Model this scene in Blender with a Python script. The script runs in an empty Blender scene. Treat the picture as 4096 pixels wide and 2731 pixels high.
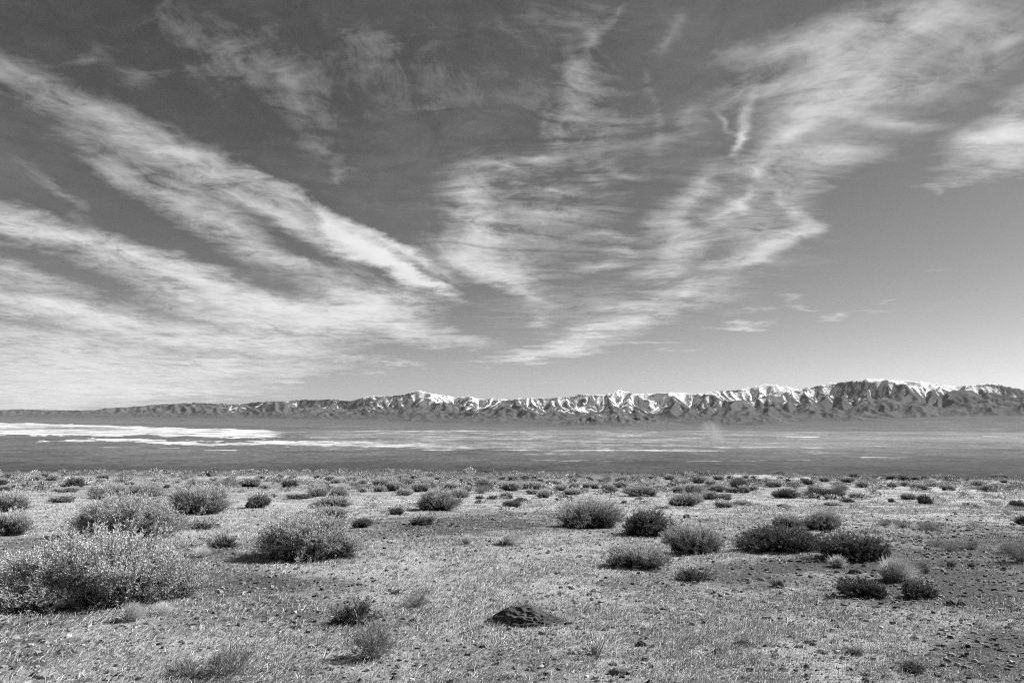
import bpy, bmesh, math, random, time
import numpy as np
from mathutils import Vector, Matrix
T0 = time.time()
rng = np.random.default_rng(7)
random.seed(7)
sc = bpy.context.scene
COL = sc.collection

# ------------------------------------------------------------------ camera
W_PX, H_PX, F_PX, HORIZON = 4096, 2731, 2731.0, 1655.0     # photograph's pixel frame, only used to read off directions
CAM_Z = 1.65
PITCH = math.atan((HORIZON - H_PX / 2) / F_PX)
cam_d = bpy.data.cameras.new('camera'); cam = bpy.data.objects.new('camera', cam_d); COL.objects.link(cam)
cam_d.sensor_width = 36.0; cam_d.lens = 36.0 * F_PX / W_PX
cam_d.clip_start = 0.05; cam_d.clip_end = 120000
cam.location = (0, 0, CAM_Z); cam.rotation_euler = (math.pi / 2 + PITCH, 0, 0)
sc.camera = cam
CP, SP = math.cos(PITCH), math.sin(PITCH)

def ray(px, py):
    px = np.asarray(px, float); py = np.asarray(py, float)
    a = (px - W_PX / 2) / F_PX; b = (H_PX / 2 - py) / F_PX
    d = np.stack([a, CP - b * SP, SP + b * CP], -1)
    return d / np.linalg.norm(d, axis=-1, keepdims=True)

def project(x, y, z):
    z = z - CAM_Z
    fwd = y * CP + z * SP; up = -y * SP + z * CP
    return W_PX / 2 + F_PX * x / fwd, H_PX / 2 - F_PX * up / fwd

# ------------------------------------------------------------------ exposure, sun
sc.view_settings.view_transform = 'Standard'; sc.view_settings.look = 'None'
sc.view_settings.gamma = 1.0; sc.view_settings.use_curve_mapping = False
sc.view_settings.exposure = 0.62
SUN_AZ, SUN_EL = math.radians(71), math.radians(38)
sun_d = bpy.data.lights.new('sun', 'SUN'); sun_d.energy = 5.0; sun_d.angle = math.radians(0.5); sun_d.color = (1, 1, 1)
sun = bpy.data.objects.new('sun', sun_d); COL.objects.link(sun)
sdir = Vector((math.sin(SUN_AZ) * math.cos(SUN_EL), math.cos(SUN_AZ) * math.cos(SUN_EL), math.sin(SUN_EL)))
sun.rotation_euler = (-sdir).to_track_quat('-Z', 'Y').to_euler()
sun.location = (30, 10, 40)
sc.cycles.max_bounces = 5; sc.cycles.diffuse_bounces = 3; sc.cycles.transparent_max_bounces = 8
sc.cycles.use_denoising = False; sc.cycles.filter_width = 1.1
sc.cycles.use_adaptive_sampling = True; sc.cycles.adaptive_threshold = 0.015

# ------------------------------------------------------------------ node helpers
class NT:
    def __init__(s, tree): s.t = tree
    def n(s, kind, **kw):
        nd = s.t.nodes.new(kind)
        for k, v in kw.items(): setattr(nd, k, v)
        return nd
    def link(s, a, b): s.t.links.new(a, b)
    def put(s, sock, v):
        if isinstance(v, bpy.types.NodeSocket): s.link(v, sock)
        else: sock.default_value = v
    def m(s, op, a, b=None, c=None, clamp=False):
        nd = s.n('ShaderNodeMath', operation=op); nd.use_clamp = clamp
        for i, v in enumerate((a, b, c)):
            if v is not None: s.put(nd.inputs[i], v)
        return nd.outputs[0]
    def mapr(s, v, a, b, c=0., d=1., smooth=True):
        nd = s.n('ShaderNodeMapRange'); nd.interpolation_type = 'SMOOTHSTEP' if smooth else 'LINEAR'
        s.put(nd.inputs[0], v)
        for i, q in enumerate((a, b, c, d)): s.put(nd.inputs[i + 1], q)
        return nd.outputs[0]
    def mix(s, f, a, b):
        nd = s.n('ShaderNodeMix'); nd.data_type = 'FLOAT'
        s.put(nd.inputs[0], f); s.put(nd.inputs[2], a); s.put(nd.inputs[3], b)
        return nd.outputs[0]
    def noise(s, vec, scale, detail=4., rough=.55, dist=0., lac=2.0):
        nd = s.n('ShaderNodeTexNoise'); s.put(nd.inputs['Vector'], vec)
        nd.inputs['Scale'].default_value = scale; nd.inputs['Detail'].default_value = detail
        nd.inputs['Roughness'].default_value = rough; nd.inputs['Distortion'].default_value = dist
        nd.inputs['Lacunarity'].default_value = lac
        return nd.outputs[0], nd.outputs[1]
    def mapping(s, vec, loc=(0, 0, 0), rot=(0, 0, 0), scale=(1, 1, 1), typ='POINT'):
        nd = s.n('ShaderNodeMapping', vector_type=typ); s.put(nd.inputs[0], vec)
        nd.inputs[1].default_value = loc; nd.inputs[2].default_value = rot; nd.inputs[3].default_value = scale
        return nd.outputs[0]
    def comb(s, x, y, z):
        nd = s.n('ShaderNodeCombineXYZ')
        for i, v in enumerate((x, y, z)): s.put(nd.inputs[i], v)
        return nd.outputs[0]
    def sep(s, v):
        nd = s.n('ShaderNodeSeparateXYZ'); s.put(nd.inputs[0], v); return nd.outputs
    def attr(s, name):
        nd = s.n('ShaderNodeAttribute'); nd.attribute_name = name; return nd.outputs['Fac']

def material(name, build, rough=.9, spec=.15):
    mt = bpy.data.materials.new(name); mt.use_nodes = True
    t = mt.node_tree; b = t.nodes['Principled BSDF']
    b.inputs['Roughness'].default_value = rough
    b.inputs['Specular IOR Level'].default_value = spec
    n = NT(t)
    val, bump = build(n)
    if bump is not None:
        bp = n.n('ShaderNodeBump'); h, strength, dist = bump
        bp.inputs['Strength'].default_value = strength; bp.inputs['Distance'].default_value = dist
        n.put(bp.inputs['Height'], h); n.link(bp.outputs[0], b.inputs['Normal'])
    if isinstance(val, bpy.types.NodeSocket):
        n.link(val, b.inputs['Base Color'])
    else: b.inputs['Base Color'].default_value = (val, val, val, 1)
    return mt

# ------------------------------------------------------------------ world: clear winter sky with cirrus
world = bpy.data.worlds.new('World'); sc.world = world; world.use_nodes = True
wt = world.node_tree; wt.nodes.clear(); w = NT(wt)
sky = w.n('ShaderNodeTexSky'); sky.sky_type = 'NISHITA'; sky.sun_disc = False
sky.sun_elevation = SUN_EL; sky.sun_rotation = SUN_AZ; sky.altitude = 1800; sky.air_density = 1.0; sky.dust_density = 1.5; sky.ozone_density = 1.0
scol = w.n('ShaderNodeSeparateColor'); w.link(sky.outputs[0], scol.inputs[0])
# black and white film behind a yellow-red filter: mostly red channel
skyv = w.m('ADD', w.m('MULTIPLY', scol.outputs[0], .62), w.m('MULTIPLY', scol.outputs[1], .38))
tc = w.n('ShaderNodeTexCoord').outputs['Generated']
dx, dy, dz = w.sep(tc)
az = w.m('ARCTAN2', dx, dy)
el = w.m('ARCSINE', dz)
zc = w.m('ADD', w.m('MAXIMUM', dz, 0.0), 0.07)
plane = w.comb(w.m('DIVIDE', dx, zc), w.m('DIVIDE', dy, zc), 0.0)      # the sheet of air the cirrus lies in
_, warp_c = w.noise(plane, 0.55, 3, .5)
warp = w.n('ShaderNodeVectorMath', operation='MULTIPLY_ADD'); w.link(warp_c, warp.inputs[0]); warp.inputs[1].default_value = (.9, .9, 0); 
w.link(plane, warp.inputs[2]); planew = warp.outputs[0]
_, warp2 = w.noise(plane, 2.0, 7, .62)
aw = w.n('ShaderNodeVectorMath', operation='MULTIPLY_ADD'); w.link(warp2, aw.inputs[0]); aw.inputs[1].default_value = (.10, .06, 0)
w.link(w.comb(w.m('SUBTRACT', az, .05), w.m('SUBTRACT', el, .03), 0.), aw.inputs[2]); angw = aw.outputs[0]

def azel(px, py):
    d = ray(px, py); return math.atan2(d[0], d[1]), math.asin(d[2])

# (x, y) centre, half length, half width, tilt in degrees (counter-clockwise), density
BLOBS = [
 # left, upper long streak from the left edge down to the middle
 (120,330,330,93,-27,0.43),(420,470,330,93,-27,0.47),(640,600,300,85,-26,0.39),(900,720,330,102,-25,0.48),(1150,830,300,76,-27,0.39),
 (620,760,330,93,-28,0.33),(820,870,330,85,-33,0.39),(1050,1010,330,76,-27,0.47),(420,650,280,68,-38,0.25),(250,790,260,42,-42,0.17),
 (1180,780,260,34,-28,0.43),(1390,890,240,29,-32,0.43),(560,560,260,51,-20,0.30),(760,620,240,51,5,0.27),(1000,700,240,42,-20,0.27),
 (1080,860,240,38,-27,0.43),(1250,930,260,42,-24,0.43),(1420,1020,210,42,-20,0.43),(1250,1070,270,38,-12,0.43),
 # the bright comet streak
 (1400,960,190,50,-36,2.18),(1560,1060,190,42,-30,2.28),(1700,1125,140,18,-27,1.90),(1310,890,60,34,-50,1.33),(1560,985,170,28,-25,1.33),(1710,1060,150,38,-30,0.85),
 # left, second band
 (60,910,260,60,-12,.85),(300,970,300,60,-15,.85),(560,1040,300,60,-20,.85),(800,1130,320,60,-20,.95),(1060,1210,320,70,-18,.95),(1280,1280,260,70,-10,1.0),
 (700,1150,330,45,-14,.45),(1000,1290,380,70,-10,.95),(1480,1250,260,85,-6,1.05),(1560,1210,210,70,0,.85),(1640,1320,260,40,-12,.75),(1820,1340,160,28,-10,.45),(1350,1170,150,40,-10,.5),
 # left low veil
 (100,1100,300,60,-16,.55),(120,1210,420,55,-12,.7),(450,1290,480,65,-12,.85),(250,1380,520,65,-6,.85),(800,1360,460,50,-5,.7),(1100,1390,320,40,-2,.75),
 (300,1480,620,80,-2,1.1),(900,1470,460,50,2,.95),(1180,1500,200,26,8,.6),(250,1560,650,60,0,1.05),(750,1560,460,35,0,.85),(150,1620,500,40,0,.9),(1380,1430,150,18,-4,.35),
 (1580,1460,140,10,0,.5),(1500,1488,90,8,0,.35),
 # faint upper left haze of cirrus
 (380,200,200,80,20,0.13),(600,300,230,60,10,0.14),(650,60,90,160,-35,0.13),(900,200,260,110,-20,0.17),(1150,300,260,120,-35,0.14),(1200,430,200,90,-30,0.17),(1280,600,150,60,-20,0.23),
 (1330,690,40,60,0,0.16),(1450,120,320,110,0,0.10),(1720,440,120,25,0,0.20),(1760,300,300,150,0,0.11),
 # centre
 (2130,650,110,16,5,.45),(2020,680,160,16,-5,.5),(1890,760,130,120,70,.42),(1880,900,150,100,90,.5),(1960,980,170,90,-30,.55),(1900,1050,200,60,-25,.75),(2040,1100,160,60,-15,.7),(2130,1190,110,40,-30,.5),
 (2250,755,240,20,-3,.35),(2200,850,170,16,-3,.4),(2350,850,260,60,0,.2),(2440,960,120,22,0,.5),(2480,1010,120,18,-2,.5),(2400,1070,150,22,8,.48),(2100,900,300,140,0,.18),(2170,1290,50,40,20,.4),
 # centre top veil and hook
 (2310,360,260,85,82,.36),(2360,180,210,45,65,.30),(2480,40,140,20,50,.2),(2240,560,130,40,70,.3),(2190,520,80,26,80,.22),(2400,540,160,90,80,.2),(2640,170,120,34,45,.13),(2575,340,150,26,-80,.15),(2615,520,100,26,-75,.12),(2700,60,110,34,50,.12),
 (2500,690,130,26,-28,.2),(2350,680,110,26,-35,.18),
 # right of centre, column of ripples
 (2730,500,180,60,30,.22),(2970,520,90,28,75,.75),(2960,560,70,22,80,.5),(2890,470,60,16,-45,.35),(3010,400,110,26,60,.4),
 (2790,760,150,50,50,.45),(2700,900,180,85,60,.6),(2720,1000,160,60,20,.6),(2640,1090,140,30,5,.6),(2900,850,160,50,30,.4),
 (3090,960,190,45,20,.7),(2980,1030,190,30,18,.6),(3180,920,110,30,15,.6),(3000,900,250,50,10,.3),
 (2960,822,80,20,-15,.7),(2950,795,80,20,45,.5),(3040,700,90,40,60,.5),(3120,770,120,30,-40,.45),(3200,830,100,40,-60,.45),(3250,860,60,24,-60,.3),
 (3100,640,260,90,20,.42),(3250,720,230,90,30,.42),(3180,530,170,40,25,.65),(3330,600,230,60,10,.4),
 (2740,1160,260,40,12,.55),(2560,1230,200,35,0,.5),(2500,1290,230,40,12,.65),(2350,1350,230,40,14,.75),(2250,1400,260,30,8,.85),(2060,1440,220,18,5,.75),(2600,1385,200,14,-2,.38),(2800,1210,160,24,14,.3),
 # right: the big column rising to the upper right corner
 (3330,260,230,150,30,.75),(3180,170,230,70,20,.5),(3420,380,300,90,25,.55),(3260,400,260,80,20,.5),(3600,180,330,120,35,.55),(3450,90,330,90,10,.45),(3800,60,330,120,20,.5),(4000,160,220,120,20,.42),
 (3550,480,260,30,-6,.45),(3700,330,300,80,10,.3),(2980,330,200,60,30,.32),(3150,330,150,40,20,.4),(2960,200,220,90,30,.16),
 # right edge wedge
 (4000,470,230,90,30,.8),(3960,560,240,80,18,.75),(3890,540,180,40,10,.5),(4080,600,180,80,20,.5),(3850,690,190,55,10,.5),(4000,680,220,40,20,.45),(3790,765,55,26,-50,.35),(4200,450,260,130,20,.8),
 # thin sheets between the streaks
 (1000,300,600,260,-20,.07),(1500,200,700,350,0,.06),(2100,950,480,350,0,.22),(2350,350,420,420,60,.16),(3350,420,650,300,35,.20),(3000,950,420,260,15,.14),(3850,180,420,220,20,.16),(4080,600,260,180,20,.30),(2500,1250,500,120,10,.2),
 # right low wisps
 (2970,1300,150,14,4,.55),(3190,1195,60,12,4,.5),(3210,1225,80,10,0,.35),(3340,1265,80,12,2,.4),(3000,1240,90,9,2,.25),(3500,1240,130,12,4,.2),(3560,1200,130,12,4,.18),(3700,1115,90,10,0,.15),
]
total = None
for (bx, by, hl, hw, ang, amp) in BLOBS:
    a = math.radians(ang)
    c0 = azel(bx, by); p1 = azel(bx + hl * math.cos(a), by - hl * math.sin(a)); p2 = azel(bx - hw * math.sin(a), by - hw * math.cos(a))
    v1 = (p1[0] - c0[0], p1[1] - c0[1]); v2 = (p2[0] - c0[0], p2[1] - c0[1])
    L = math.hypot(*v1); Wd = abs(v1[0] * v2[1] - v1[1] * v2[0]) / L
    q = w.mapping(angw, (c0[0], c0[1], 0), (0, 0, math.atan2(v1[1], v1[0])), (L * 1.5, Wd * 1.6, 1), 'TEXTURE')
    g = w.n('ShaderNodeTexGradient', gradient_type='QUADRATIC_SPHERE'); w.link(q, g.inputs[0])
    nd = w.n('ShaderNodeMath', operation='MULTIPLY_ADD'); w.link(g.outputs['Fac'], nd.inputs[0]); nd.inputs[1].default_value = amp * 1.25
    if total is None: nd.inputs[2].default_value = 0
    else: w.link(total, nd.inputs[2])
    total = nd.outputs[0]
# fibres: drawn out along the wind on the left, short ripples across it on the right
fa = w.noise(w.mapping(planew, rot=(0, 0, math.radians(13)), scale=(2.3, .95, 1)), 2.6, 11, .70, .5)[0]
fb = w.noise(w.mapping(planew, rot=(0, 0, math.radians(-14)), scale=(1.0, 2.6, 1)), 2.3, 11, .70, .6)[0]
fc = w.noise(planew, 9.0, 9, .70, .8)[0]
mot = w.noise(planew, 1.25, 6, .62, .6)[0]
side = w.mapr(az, -.30, .05)
fib = w.mix(side, w.m('ADD', w.m('MULTIPLY', fa, .65), w.m('MULTIPLY', fb, .35)), w.m('ADD', w.m('MULTIPLY', fa, .2), w.m('MULTIPLY', fb, .8)))
fib = w.m('ADD', w.m('ADD', w.m('MULTIPLY', fib, .50), w.m('MULTIPLY', fc, .28)), w.m('MULTIPLY', mot, .22))
tex = w.mapr(fib, .425, .585, .0, 1., False)
thin = w.mapr(el, .10, .42, 1.0, .60)            # higher up the cirrus is thinner
total = w.m('MULTIPLY', total, thin)
tex = w.mix(w.mapr(total, .9, 2.0), tex, w.m('MAXIMUM', tex, .5))
body = w.m('MAXIMUM', w.m('SUBTRACT', w.m('MULTIPLY', total, w.mix(tex, .30, 1.45)), w.m('MULTIPLY', w.m('SUBTRACT', 1., tex), .07)), 0.)
dens = w.m('SUBTRACT', 1.0, w.m('EXPONENT', w.m('MULTIPLY', body, -1.30)))
big = w.noise(planew, .5, 4, .55)[0]
upper = w.m('MULTIPLY', w.mapr(el, .16, .36), w.mapr(w.m('ADD', az, w.m('MULTIPLY', big, .5)), .9, .5))
veil = w.m('MULTIPLY', w.mapr(w.m('ADD', w.m('MULTIPLY', fib, .55), w.m('MULTIPLY', big, .45)), .44, .60), w.m('ADD', .015, w.m('MULTIPLY', upper, .075)))
dens = w.m('ADD', dens, veil, clamp=True)
CLOUD = 7.6
SKYMUL = .56
skyv = w.m('MULTIPLY', w.m('POWER', w.m('MULTIPLY', skyv, SKYMUL / 1.35), 1.32), 1.35)
val = w.mix(dens, skyv, w.m('MAXIMUM', skyv, CLOUD))
bg = w.n('ShaderNodeBackground'); bg.inputs['Strength'].default_value = 0.076
w.link(val, bg.inputs['Color'])
wo = w.n('ShaderNodeOutputWorld'); w.link(bg.outputs[0], wo.inputs[0])
world.cycles.sampling_method = 'MANUAL'; world.cycles.sample_map_resolution = 256

# ------------------------------------------------------------------ numpy noise
_G = np.random.default_rng(3).normal(size=(4096, 2)); _G /= np.linalg.norm(_G, axis=1, keepdims=True)
def _hash(i, j, s):
    return ((i * 374761393 + j * 668265263 + s * 1442695041) ^ ((i * 1274126177 + j * 97) >> 7)) & 4095
def perlin(x, y, seed=0):
    xi = np.floor(x).astype(np.int64); yi = np.floor(y).astype(np.int64); xf = x - xi; yf = y - yi
    u = xf * xf * xf * (xf * (xf * 6 - 15) + 10); v = yf * yf * yf * (yf * (yf * 6 - 15) + 10)
    def d(a, b):
        g = _G[_hash(xi + a, yi + b, seed)]; return g[..., 0] * (xf - a) + g[..., 1] * (yf - b)
    n0 = d(0, 0) * (1 - u) + d(1, 0) * u; n1 = d(0, 1) * (1 - u) + d(1, 1) * u
    return (n0 * (1 - v) + n1 * v) * 1.5
def fbm(x, y, oct=4, seed=0, gain=.5, lac=2.03):
    s = 0; a = 1.
    for o in range(oct):
        s = s + a * perlin(x, y, seed + o * 17); x = x * lac + 13.7; y = y * lac - 7.1; a *= gain
    return s
def sstep(a, b, x):
    t = np.clip((x - a) / (b - a), 0, 1); return t * t * (3 - 2 * t)

# ------------------------------------------------------------------ the lie of the land
PD = np.array([-4000, -60, -6, 0, 4, 6, 8, 10, 14, 20, 27, 40, 60, 80, 100, 118, 150, 300, 800, 1500, 1800, 2300, 60000.])
PZ = np.array([-30, -3, -1.5, -1.55, -1.66, -1.80, -2.02, -2.2, -2.55, -3.1, -3.75, -4.9, -6.3, -7.6, -8.75, -10.0, -13.6, -30.5, -86, -142, -149, -150, -150.]) + CAM_Z
def _herm(x):
    h = np.diff(PD); dl = np.diff(PZ) / h; mm = np.zeros(len(PD)); mm[0] = dl[0]; mm[-1] = dl[-1]
    for i in range(1, len(PD) - 1):
        if dl[i - 1] * dl[i] > 0: mm[i] = (h[i - 1] + h[i]) / (h[i - 1] / dl[i - 1] + h[i] / dl[i]) 
    i = np.clip(np.searchsorted(PD, x) - 1, 0, len(PD) - 2); t = np.clip((x - PD[i]) / h[i], 0, 1); hh = h[i]
    return (2*t**3-3*t**2+1)*PZ[i] + (t**3-2*t**2+t)*hh*mm[i] + (-2*t**3+3*t**2)*PZ[i+1] + (t**3-t**2)*hh*mm[i+1]
def gz(x, y):
    x = np.asarray(x, float); y = np.asarray(y, float)
    z = _herm(y)
    r = np.hypot(x, y)
    near = 1 - sstep(900, 1700, y)
    z = z - .0105 * np.clip(x, -12, 200) * sstep(15, 70, y) * near
    z = z + near * (fbm(x / 1.3, y / 1.3, 3, 5) * .030 + fbm(x / 5.3, y / 5.3, 2, 9) * .06 * sstep(2, 9, r) + fbm(x / 23., y / 23., 2, 12) * .24 * sstep(12, 40, r))
    z = z + fbm(x / 170., y / 170., 2, 21) * 2.0 * sstep(160, 500, r) * near
    return z
_ts = np.geomspace(1.5, 60000, 1500)
def place(px, py):
    d = ray(px, py); p = d[None, :] * _ts[:, None]; z = p[:, 2] + CAM_Z - gz(p[:, 0], p[:, 1])
    i = np.argmax(z < 0)
    if i == 0: return None
    a, b = _ts[i - 1], _ts[i]
    for _ in range(24):
        mid = .5 * (a + b); q = d * mid
        if q[2] + CAM_Z < float(gz(q[0], q[1])): b = mid
        else: a = mid
    q = d * b
    return np.array([q[0], q[1], float(gz(q[0], q[1]))])

# ------------------------------------------------------------------ mesh helpers
def mesh_from(name, V, F, mat, attrs=None, smooth=True):
    """V (n,3); F (m,k) int with constant k; attrs: dict name -> per-vertex float"""
    me = bpy.data.meshes.new(name); V = np.asarray(V, np.float32); F = np.asarray(F, np.int32)
    m, k = F.shape
    me.vertices.add(len(V)); me.vertices.foreach_set('co', V.ravel())
    me.loops.add(m * k); me.loops.foreach_set('vertex_index', F.ravel())
    me.polygons.add(m); me.polygons.foreach_set('loop_start', np.arange(0, m * k, k, dtype=np.int32))
    me.polygons.foreach_set('loop_total', np.full(m, k, np.int32))
    me.polygons.foreach_set('use_smooth', np.full(m, smooth, bool))
    me.update(calc_edges=True)
    for an, av in (attrs or {}).items():
        at = me.attributes.new(an, 'FLOAT', 'POINT'); at.data.foreach_set('value', np.asarray(av, np.float32))
    me.materials.append(mat)
    return me
def link(name, me, parent=None, loc=None):
    o = bpy.data.objects.new(name, me); COL.objects.link(o)
    if parent is not None: o.parent = parent
    if loc is not None: o.location = loc
    return o
def tag(o, label=None, cat=None, group=None, kind=None):
    if label: o['label'] = label
    if cat: o['category'] = cat
    if group: o['group'] = group
    if kind: o['kind'] = kind
    return o
def grid_faces(nr, nc, wrap=False):
    i = np.arange(nr - 1)[:, None]; j = np.arange(nc if wrap else nc - 1)[None, :]
    j2 = (j + 1) % nc
    a = i * nc + j; b = i * nc + j2; c = (i + 1) * nc + j2; d = (i + 1) * nc + j
    return np.stack([a, b, c, d], -1).reshape(-1, 4)

# ------------------------------------------------------------------ ground sheet
def pale_mask(px, py):
    """pale dry grass (1) against dark gravel (0), read in the photograph's directions"""
    m = np.full(px.shape, .55)
    def b(cx, cy, rx, ry, a):
        nonlocal m
        m = m + a * np.exp(-((px - cx) / rx) ** 2 - ((py - cy) / ry) ** 2)
    for q in [(1450,2240,420,60,.35),(1900,2300,500,60,.35),(950,2090,300,70,.5),(300,2040,330,50,.5),(400,2120,300,40,.25),(1700,2000,500,40,.35),(2300,2180,500,60,.25),
              (2500,2010,500,30,.3),(3300,2020,600,60,.4),(3900,2000,400,50,.35),(2100,2380,600,80,.2),(3000,2350,400,80,.15),(1500,2600,500,80,.15),(3200,2600,500,100,.2),(1900,2450,120,120,.2),
              (3750,2500,300,80,.25),(600,2560,500,60,.15),(2900,2200,250,40,.2),
              (1000,2330,450,55,-.4),(300,2250,350,60,-.3),(150,2550,300,50,-.2),(1800,2110,420,36,-.32),(2000,2090,300,30,-.15),(2900,2300,350,40,-.3),(3850,2250,450,100,-.38),(3700,2380,450,60,-.33),
              (3950,2620,260,90,-.45),(1200,2480,300,60,-.25),(2500,2330,300,40,-.2),(900,2200,160,40,-.4),(2150,2420,300,30,-.15),(3300,2250,250,30,-.4),(100,2160,200,30,-.2)]:
        b(*q)
    far = sstep(2010, 1930, py)
    m = m * (1 - far) + far * (.50 - .22 * sstep(1940, 1890, py))
    for q in [(3000,1900,150,7,.6),(3250,1912,260,5,.45),(1050,1910,500,9,.35),(150,1908,250,8,.25),(3700,1950,300,20,.2)]:
        b(*q)
    return m
def salt_mask(px, py):
    L = lambda xs, ys: np.interp(px, xs, ys)
    wob = fbm(px / 90., py / 9., 4, 77, .65) * 7
    t1 = L([-800,0,350,600,1000,1150,1500,1900], [1686,1689,1696,1708,1717,1722,1738,1752]); b1 = L([-800,0,250,450,560,900,1100,1500], [1738,1739,1742,1746,1742,1750,1752,1756])
    s = sstep(-2, 2, py - t1 + wob * .4) * sstep(-2, 2, b1 - py + wob) * L([-800,900,1080,1150,1400,1900], [1,1,.95,.55,.25,.0])
    grey = np.exp(-((px - 150) / 260) ** 2 - ((py - 1714) / 6) ** 2)
    s = s * (.78 - .28 * grey) - .30 * sstep(.0, .5, fbm(px / 260., py / 3.2, 3, 79))
    t2 = L([100,300,480,700,900,1100,1700], [1765,1759,1750,1765,1766,1760,1775]); b2 = L([100,300,500,700,850,1100,1400,1800,2100], [1767,1766,1765,1778,1782,1777,1786,1796,1801])
    s2 = sstep(-2, 2, py - t2 + wob) * sstep(-2, 2, b2 - py + wob * .6) * L([60,160,1100,1300,1700,2100], [0,1,.95,.8,.6,.0])
    s = np.maximum(s, s2 * .74)
    def line(x0, y0, x1, y1, hw, a):
        nonlocal s
        t = (px - x0) / (x1 - x0); yy = y0 + (y1 - y0) * t
        s = np.maximum(s, a * np.exp(-((py - yy) / hw) ** 2) * sstep(0, .12, t) * sstep(1, .85, t))
    line(1550,1797,3080,1803,4.5,.55); line(2300,1777,3400,1792,3.,.5); line(2700,1845,3300,1838,2.6,.42); line(3420,1829,3680,1829,4,.40)
    line(3900,1745,4300,1748,3.2,.5); line(1900,1753,2900,1760,2.,.45); line(3080,1748,3300,1747,3.2,.6); line(1350,1724,2050,1725,2,.6); line(1600,1740,2200,1742,1.6,.45); line(1950,1766,2700,1770,1.6,.45); line(2500,1733,3900,1738,1.6,.4)
    line(620,1792,730,1791,2,.7); line(800,1799,960,1801,2,.75); line(1040,1787,1170,1787,2,.75); line(400,1787,560,1790,1.6,.55); line(3450,1790,4100,1793,1.5,.4); line(930,1845,1200,1847,1.2,.3)
    speck = .34 * np.exp(-((px - 2260) / 300) ** 2 - ((py - 1840) / 8) ** 2) + .3 * np.exp(-((px - 2500) / 450) ** 2 - ((py - 1815) / 9) ** 2)+ .28 * np.exp(-((px - 3350) / 350) ** 2 - ((py - 1808) / 10) ** 2)
    mid = .30 * sstep(1712, 1724, py) * sstep(1802, 1796, py) * L([1100,1400,2600,3400,4096], [0,1,.9,.45,.25])
    return np.maximum(s, np.maximum(speck, mid))

def build_ground():
    th_f = np.radians(np.linspace(-50, 50, 860)); th_b = np.radians(np.linspace(50, 310, 66))[1:-1]
    th = np.concatenate([th_f, th_b]); nc = len(th)
    r = np.concatenate([np.geomspace(.25, 3, 30)[:-1], np.geomspace(3, 125, 470)[:-1], np.geomspace(125, 1700, 60)[:-1], np.geomspace(1700, 14000, 230)[:-1], np.geomspace(14000, 30000, 16)])
    R, TH = np.meshgrid(r, th, indexing='ij'); X = R * np.sin(TH); Y = R * np.cos(TH)
    Z = gz(X, Y)
    zr = Z.reshape(-1)
    px, py = project(X, np.maximum(Y, .5), Z)
    front = (np.cos(TH) > .5)
    pale = np.where(front, pale_mask(px, py), .5)
    vy = (Y > 1500) & front
    salt = np.where(vy, salt_mask(px, py), 0.)
    # vegetation tone of the basin floor
    veg = np.where(vy, .5 + .36 * sstep(1800, 1875, py) + .12*sstep(2600, 4096, px)*sstep(1760,1860,py) - .55 * sstep(1712, 1730, py) * sstep(1805, 1780, py) * sstep(1000, 1500, px), .5)
    V = np.stack([X, Y, Z], -1).reshape(-1, 3)
    F = grid_faces(len(r), nc, True)
    # centre fan closes the sheet under the camera
    me = mesh_from('ground', V, F[:, ::-1], M_GROUND, {'pale': pale.ravel(), 'salt': salt.ravel(), 'veg': veg.ravel()})
    return tag(link('ground', me), kind='structure')

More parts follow.
